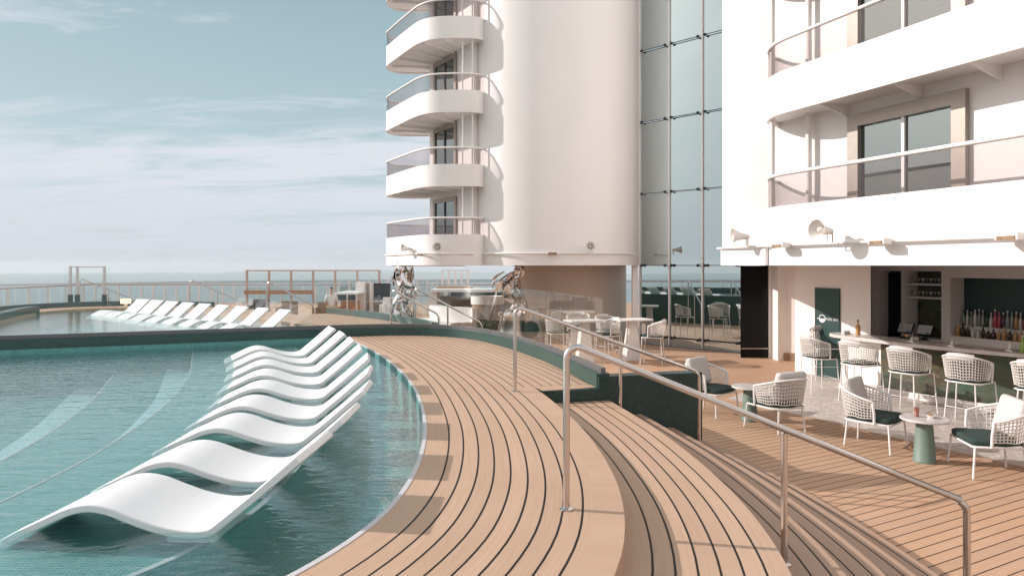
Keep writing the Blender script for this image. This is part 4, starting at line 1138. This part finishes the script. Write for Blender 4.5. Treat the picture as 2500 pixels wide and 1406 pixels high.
def blades(seed, spine, n, spread, w0, w1, zmin=.65):
    rnd = random.Random(seed); out = []
    S = catmull([Vector(p) for p in spine], 8); m_ = len(S)
    for k in range(n):
        i0 = int(rnd.uniform(0, .78)*m_); ln_ = int(rnd.uniform(.14, .34)*m_)
        a = rnd.uniform(0, 6.28); tw = rnd.uniform(-2.2, 2.2); pts = []
        for q in range(5):
            c = S[min(m_-1, i0+ln_*q//4)]; f = q/4; rr = spread*(.45+.55*math.sin(math.pi*min(1, .2+f)))*(1-.45*min(1, i0/m_+f*.3))
            pts.append((c.x+rr*math.cos(a+tw*f), c.y+rr*math.sin(a+tw*f)*.6, max(zmin, c.z+rnd.uniform(-.08, .08))))
        out.append((pts, rnd.uniform(w0, w1)))
    return out
s1 = blades(3, [(-.05, 0, .6), (-.15, 0, 1.1), (.05, 0, 1.6), (-.02, 0, 2.3), (.0, 0, 2.9)], 44, .40, .05, .15)
s1 += [([(-.1, .1, 2.3), (-.26, 0, 2.65), (-.18, 0, 2.98), (.02, 0, 3.18)], .07), ([(-.02, 0, 2.65), (.14, 0, 2.80), (.26, 0, 2.55), (.30, 0, 2.1)], .06), ([(-.38, 0, 1.9), (-.42, 0, 2.3), (-.22, 0, 2.65)], .07)]
sculpture(-3.78, 24, 3.2, s1, 'flame shaped mirror chrome sculpture on a round sage plinth, the left one', 20, pl1)
s2 = blades(9, [(-.1, 0, .8), (.1, 0, 1.3), (-.05, 0, 1.8), (.1, 0, 2.3), (.08, 0, 2.8)], 44, .42, .05, .15, .85)
s2 += [([(-.62, 0, 1.95), (-.25, -.1, 2.25), (.2, 0, 2.5), (.58, 0, 2.78)], .10), ([(-.6, 0, 1.7), (-.3, 0, 2.0), (.1, 0, 2.3), (.5, 0, 2.72)], .10),
      ([(.02, 0, 2.55), (.0, 0, 2.85), (.14, 0, 3.12), (.28, 0, 3.22), (.36, 0, 3.15)], .04), ([(-.12, 0, 2.95), (.05, 0, 2.8), (.22, 0, 2.6)], .04), ([(-.3, 0, 2.4), (-.62, 0, 2.15), (-.68, 0, 1.8)], .06)]
sculpture(.02, 23.2, 3.3, s2, 'angular mirror chrome sculpture on a steel drum, the right one', 50, pl2)

# ------------------------------------------------------------------ far side of the ship
def at(px, py, Y): return ((px-1250)/F*Y, Y, EYE-(py-HY)*Y/F)
def mini_rail(x0, y0, zt0, x1, y1, zt1, zb0, zb1, label, r=.028):
    o = empty('handrail', (x0, y0, zb0), 0, label, 'handrail', 'handrails on the far side')
    mb = MB(); a = Vector((x0, y0, zt0)); b = Vector((x1, y1, zt1)); dd = (b-a).normalized()
    mb.tube([(x0, y0, zb0), (x0, y0, zt0-.08), (a+dd*.08), (b-dd*.08), (x1, y1, zt1-.08), (x1, y1, zb1)], r, 8); mb.build('rail', STEEL, o, world=True, smooth=60)
    m_ = (a+b)/2
    mb = MB(); mb.tube([(m_.x, m_.y, (zb0+zb1)/2), (m_.x, m_.y, m_.z)], r*.9, 8); mb.build('post', STEEL, o, world=True, smooth=60)
mini_rail(-3.04, 17, 2.01, -1.83, 17, 1.36, .0, .0, 'handrail in front of the left chrome sculpture')
mini_rail(-2.76, 19, 1.98, -.85, 19, .98, .0, .0, 'longer handrail between the two chrome sculptures')
mini_rail(-11.45, 24, 2.1, -9.45, 24, 1.25, ZU, .6, 'slanting handrail behind the middle of the distant loungers')
mini_rail(-8.2, 22.6, 2.08, -6.6, 22.6, 1.25, ZU, .6, 'slanting handrail at the right end of the distant loungers')
mini_rail(-16.5, 25.8, 2.1, -14.3, 25.8, 1.25, ZU, .6, 'slanting handrail left of the distant loungers')
# platform behind the far pool
mb = MB(); mb.prism([(-30, 25.3), (-15.5, 25.3), (-11, 25.5), (-8.6, 25.6), (-8.6, 26.6), (-30, 26.6)], 0, .62); tag(mb.build('low_platform', TEAKP, smooth=0), kind='structure')
# glass gate on the far kerb
gt = empty('glass_gate', (-15.7, 24.9, .62), 0, 'tall glass gate frame with dark posts beyond the far pool', 'gate')
for px in (172, 189, 255):
    p = at(px, 650, 25); mb = MB(); mb.box((p[0], 25, 2.05), (.07, .07, 1.05)); mb.build('post', STEEL, gt, world=True, smooth=0)
    mb = MB(); mb.box((p[0], 25, 1.07), (.12, .12, .9)); mb.build('post_base', BRONZE if False else DKGREEN, gt, world=True, smooth=0)
p0, p1 = at(172, 652, 25), at(255, 652, 25)
mb = MB(); mb.box(((p0[0]+p1[0])/2, 25, 2.54), (p1[0]-p0[0], .05, .04)); mb.build('top_bar', STEEL, gt, world=True, smooth=0)
mb = MB(); mb.box(((p0[0]+p1[0])/2, 25, 1.6), (p1[0]-p0[0]+.5, .012, 1.86)); mb.build('glass_panel', GLASS, gt, world=True, smooth=0)
PALEW = simple('pale_timber', (.62, .48, .41), .6, var=.05)
# timber framed wind screen
ws = empty('wind_screen', (-9, 30, 0), 0, 'long pale timber framed glass wind screen behind the distant loungers', 'wind screen')
X0, X1 = at(603, 662, 30)[0], at(926, 662, 30)[0]
for k in range(7):
    x = X0+(X1-X0)*k/6
    mb = MB(); mb.box((x, 30, 1.17), (.08, .10, 2.34)); mb.build('post', PALEW, ws, world=True, smooth=0)
mb = MB(); mb.box(((X0+X1)/2, 30, 2.37), (X1-X0+.1, .1, .06)); mb.build('top_rail', PALEW, ws, world=True, smooth=0)
mb = MB(); mb.box((X0+1.45, 29.9, 1.42), (3.0, .28, .17)); mb.build('beam', ORANGE, ws, world=True, smooth=0)
for k in range(6):
    x = X0+(X1-X0)*(k+.5)/6
    mb = MB(); mb.box((x, 30, 1.6), ((X1-X0)/6-.12, .012, 1.4)); mb.build('glass_panel', GLASS, ws, world=True, smooth=0)
pg = empty('pergola', (-2.8, 33, 0), 0, 'small white slatted frame between the chrome sculptures', 'pergola')
XA, XB = at(1080, 660, 33)[0], at(1143, 660, 33)[0]
for k in range(5):
    x = XA+(XB-XA)*k/4; mb = MB(); mb.box((x, 33, 1.18), (.09, .12, 2.3)); mb.build('post', WHITE, pg, world=True, smooth=0)
mb = MB(); mb.box(((XA+XB)/2, 33, 2.36), (XB-XA+.1, .14, .06)); mb.build('top_rail', WHITE, pg, world=True, smooth=0)
mb = MB(); mb.box(((XA+XB)/2, 32.8, 1.5), (XB-XA+.5, .3, .14)); mb.build('beam', ORANGE, pg, world=True, smooth=0)
# ship's side railing (posts, rails and panes)
def edge_rail(pts, label, n, white=.0):
    P = resample([Vector(p) for p in pts], .5); L = resample(P, (sum((b-a).length for a, b in zip(P, P[1:])))/n)
    o = empty('ship_railing', (L[0].x, L[0].y, 0), 0, label, 'ship railing')
    for p in L:
        mb = MB(); mb.box((p.x, p.y, .62), (.10, .10, 1.24)); mb.build('post', WHITE, o, world=True, smooth=0)
    mb = MB(); mb.tube([(p.x, p.y, 1.26) for p in L], .035, 6); mb.build('top_rail', TEAKP, o, world=True, smooth=60)
    for a, b in zip(L, L[1:]):
        mb = MB(); mb.bar((a.x, a.y, .65), (b.x, b.y, .65), .012, 1.0); mb.build('pane', GLASS, o, world=True, smooth=0)
edge_rail([(-29.5, -12), (-29.5, 24), (-29.4, 46.3)], 'white posted glass railing along the port side of the deck', 34)
edge_rail([(-29.4, 46.4), (4, 46.4)], 'white posted glass railing along the far edge of the deck', 42)
# mid distance screen posts
sp_ = empty('glass_fence', (-6, 34, 0), 0, 'row of white posts with glass in front of the wind screen', 'glass fence')
for k in range(14):
    x = -9.2+k*.52; mb = MB(); mb.box((x, 36, .95), (.07, .07, 1.9)); mb.build('post', WHITE, sp_, world=True, smooth=0)
mb = MB(); mb.box((-5.8, 36, 1.1), (6.9, .012, 1.2)); mb.build('glass_panel', GLASS, sp_, world=True, smooth=0)
mb = MB(); mb.box((-5.8, 35.9, 1.0), (6.9, .03, .03)); mb.build('mid_rail', GREYF, sp_, world=True, smooth=0)
# deck house with dark panels
dh = empty('deck_house', (-6.2, 31, 0), 0, 'small deck house with pale pillars and dark glass panels', 'deck house')
def pbox(root, name, px0, px1, py0, py1, Y, dep, mat):
    a = at(px0, py0, Y); b = at(px1, py1, Y); z1 = a[2]; z0 = max(.0, b[2])
    mb = MB(); mb.box(((a[0]+b[0])/2, Y+dep/2, (z0+z1)/2), (abs(b[0]-a[0]), dep, z1-z0)); return mb.build(name, mat, root, world=True, smooth=0)
pbox(dh, 'pillar', 868, 890, 689, 800, 29, .5, WALLW)
pbox(dh, 'dark_panel', 891, 903, 692, 735, 29.3, .2, BRONZE); pbox(dh, 'dark_panel', 909, 952, 692, 733, 29.6, .2, DKGLASS)
pbox(dh, 'pillar', 902, 909, 690, 800, 29.2, .3, WALLW); pbox(dh, 'low_wall', 880, 960, 737, 800, 29.8, .3, TANW)
cb_ = empty('cabana', (-7.0, 27.5, 0), 0, 'white roofed cabana with orange wicker seats beside the deck house', 'cabana')
pbox(cb_, 'roof', 812, 872, 715, 719, 27.5, 2.4, WHITE); pbox(cb_, 'back_panel', 814, 870, 719.5, 733, 29.9, .05, DKGREEN)
for px in (814, 846, 869): pbox(cb_, 'post', px, px+2.5, 719, 800, 27.45, .05, WHITE)
def box_sofa(px0, px1, py, Y, mat, label):
    a = at(px0, py, Y); b = at(px1, py, Y); wv = b[0]-a[0]
    o = empty('sofa', ((a[0]+b[0])/2, Y, 0), 0, label, 'sofa', 'wicker sofas far across the deck')
    h = a[2]
    mb = MB(); mb.box((0, .35, h*.28), (wv, .75, h*.5)); mb.build('seat', mat, o, smooth=0, bevel=.02)
    mb = MB(); mb.box((0, .80, h*.5), (wv, .14, h)); mb.build('backrest', mat, o, smooth=0, bevel=.02)
    for s_ in (-1, 1):
        mb = MB(); mb.box((s_*(wv/2-.06), .35, h*.42), (.12, .70, h*.75)); mb.build('armrest', mat, o, smooth=0, bevel=.02)
box_sofa(820, 868, 736, 28, ORANGE, 'orange wicker sofa inside the cabana')
box_sofa(762, 806, 739, 28, TANW, 'tan wicker sofa left of the standing person')
box_sofa(600, 640, 733, 29, GREYF, 'grey sofa under the left end of the wind screen')
box_sofa(672, 712, 737, 28.5, TANW, 'tan sofa in the middle under the wind screen')
box_sofa(926, 962, 728, 27, WHITE, 'white daybed left of the chrome sculpture')
# serving hut between the sculptures
sh = empty('serving_hut', (-1, 31, 0), 0, 'low serving hut with a long white roof slab and dark opening', 'hut')
pbox(sh, 'roof_slab', 1050, 1262, 707, 713, 31, 2.4, WHITE); pbox(sh, 'dark_shelf', 1100, 1250, 713.3, 723, 31.6, 1.2, DKGLASS); pbox(sh, 'side_wall', 1047, 1066, 713.3, 800, 31.2, 1.8, WALLW)
pbox(sh, 'rear_wall', 1066, 1250, 723.3, 800, 32.9, .2, TANW)
dp = empty('round_planter', at(1190, 760, 27)[:2]+(0,), 0, 'round speckled planter drum with a white collar and dark plants', 'planter')
mb = MB(); mb.lathe([(.62, 0), (.62, 1.06), (.001, 1.06)], (0, 0, 0), 32); mb.build('drum', TANW, dp, smooth=40)
mb = MB(); mb.lathe([(.66, 1.065), (.66, 1.38), (.60, 1.38), (.60, 1.3), (.001, 1.3)], (0, 0, 0), 32); mb.build('collar', WHITE, dp, smooth=40)
def shrub(x, y, z, r, h, n, label, seed):
    rnd = random.Random(seed); mb = MB()
    for _ in range(n):
        a = rnd.uniform(0, 6.28); rr = r*math.sqrt(rnd.random()); zz = h*rnd.random(); c = Vector((rr*math.cos(a), rr*math.sin(a), zz))
        u = Vector((rnd.uniform(-1, 1), rnd.uniform(-1, 1), rnd.uniform(.2, 1))).normalized()*.11; v = Vector((rnd.uniform(-1, 1), rnd.uniform(-1, 1), 0)).normalized()*.03
        i0 = mb.add([c-v, c+u*.5-v*.6, c+u, c+v]); mb.quad([i0, i0+1, i0+2, i0+3])
    o = mb.build('leafy_plant', LEAF, smooth=0); o.location = (x, y, z); tag(o, label, 'plant')
shrub(at(1192, 790, 25)[0], 25.2, 0, .45, .55, 420, 'dark leafy plants at the foot of the speckled planter', 5)
# curved white bench wall
cw = [Vector(p) for p in catmull([(-3.5, 28.6), (-3.1, 27.6), (-2.4, 27.0), (-1.7, 26.6), (-1.55, 26.4)], 6)]
bw = empty('bench', (-2.4, 27, 0), 0, 'curved white bench wall between the two sculptures', 'bench')
mb = MB(); mb.band(cw, -.5, .12, .92); mb.build('back', WHITE, bw, world=True, smooth=40)
mb = MB(); mb.band(offset2(cw, .5), -.5, 0, .38); mb.build('seat', WHITE, bw, world=True, smooth=40)
ln = empty('lantern', at(307, 740, 25.0)[:2]+(.62,), 0, 'small glowing square lantern left of the distant loungers', 'lantern')
m, t, out = nt('lantern_glow'); e_ = N(t, 'ShaderNodeEmission', Strength=1.6, Color=(1, .72, .48, 1)); t.links.new(e_.outputs[0], out.inputs[0])
mb = MB(); mb.box((0, 0, .66), (.26, .26, .18)); mb.build('lamp_shade', m, ln, smooth=0)
mb = MB(); mb.box((0, 0, .285), (.08, .08, .57)); mb.build('stand', WALLW, ln, smooth=0)

# ------------------------------------------------------------------ the person standing by the cabana
def skin(name, pts, edges, mat, root, lv=2):
    me = bpy.data.meshes.new(name); me.from_pydata([p[:3] for p in pts], edges, []); me.materials.append(mat)
    o = bpy.data.objects.new(name, me); COL.objects.link(o); o.parent = root
    md = o.modifiers.new('skin', 'SKIN'); md.use_smooth_shade = True
    for i, p in enumerate(pts):
        v = me.skin_vertices[0].data[i]; rr = p[3] if len(p) > 3 else .05; v.radius = (rr, rr if len(p) < 5 else p[4]); v.use_root = (i == 0)
    s_ = o.modifiers.new('subd', 'SUBSURF'); s_.levels = lv; s_.render_levels = lv
    return o
pr = empty('person', (at(809, 755, 26.5)[0], 26.5, 0), R(20), 'person in a white shirt and dark trousers standing by the cabana', 'person')
body = [(0, 0, .95, .13, .10), (0, 0, 1.15, .12, .09), (0, 0, 1.36, .16, .10), (0, 0, 1.47, .06), (0, .01, 1.56, .065), (0, .015, 1.66, .085), (0, .01, 1.73, .06),
        (.17, 0, 1.40, .05), (.22, .02, 1.14, .038), (.20, .10, .92, .028), (.20, .13, .84, .03),
        (-.17, 0, 1.40, .05), (-.22, .02, 1.14, .038), (-.16, .16, .98, .028), (-.12, .2, .94, .03),
        (.09, 0, .88, .085), (.10, .02, .48, .055), (.10, -.02, .09, .04), (.10, .10, .04, .035),
        (-.09, 0, .88, .085), (-.10, .02, .48, .055), (-.10, -.02, .09, .04), (-.10, .10, .04, .035)]
ed = [(0,1),(1,2),(2,3),(3,4),(4,5),(5,6),(2,7),(7,8),(8,9),(9,10),(2,11),(11,12),(12,13),(13,14),(0,15),(15,16),(16,17),(17,18),(0,19),(19,20),(20,21),(21,22)]
skin('body', body, ed, SKIN, pr)
skin('shirt', [(0, 0, .92, .155, .125), (0, 0, 1.15, .145, .115), (0, 0, 1.36, .185, .125), (0, 0, 1.45, .075), (.18, 0, 1.40, .068), (.225, .02, 1.18, .055), (-.18, 0, 1.40, .068), (-.225, .02, 1.18, .055)], [(0,1),(1,2),(2,3),(2,4),(4,5),(2,6),(6,7)], SCREENW, pr)
skin('trousers', [(0, 0, .96, .145, .12), (.09, 0, .86, .105), (.10, .02, .48, .075), (.10, -.01, .10, .062), (-.09, 0, .86, .105), (-.10, .02, .48, .075), (-.10, -.01, .10, .062)], [(0,1),(1,2),(2,3),(0,4),(4,5),(5,6)], NAVY, pr)
skin('hair', [(0, -.02, 1.69, .095), (0, -.015, 1.75, .075)], [(0, 1)], HAIRM, pr)

# ------------------------------------------------------------------ sea haze
mb = MB(); mb.box((0, 0, -24.0), (6400, 6400, 82)); hz = mb.build('haze', None, smooth=0, mats=[])
m = bpy.data.materials.new('sea_haze'); m.use_nodes = True; t = m.node_tree; t.nodes.clear(); out = t.nodes.new('ShaderNodeOutputMaterial')
pv = t.nodes.new('ShaderNodeVolumePrincipled'); pv.inputs['Color'].default_value = (.93, .96, 1, 1); pv.inputs['Density'].default_value = .00017; pv.inputs['Anisotropy'].default_value = .2
t.links.new(pv.outputs[0], out.inputs['Volume']); hz.data.materials.append(m); tag(hz, kind='stuff')
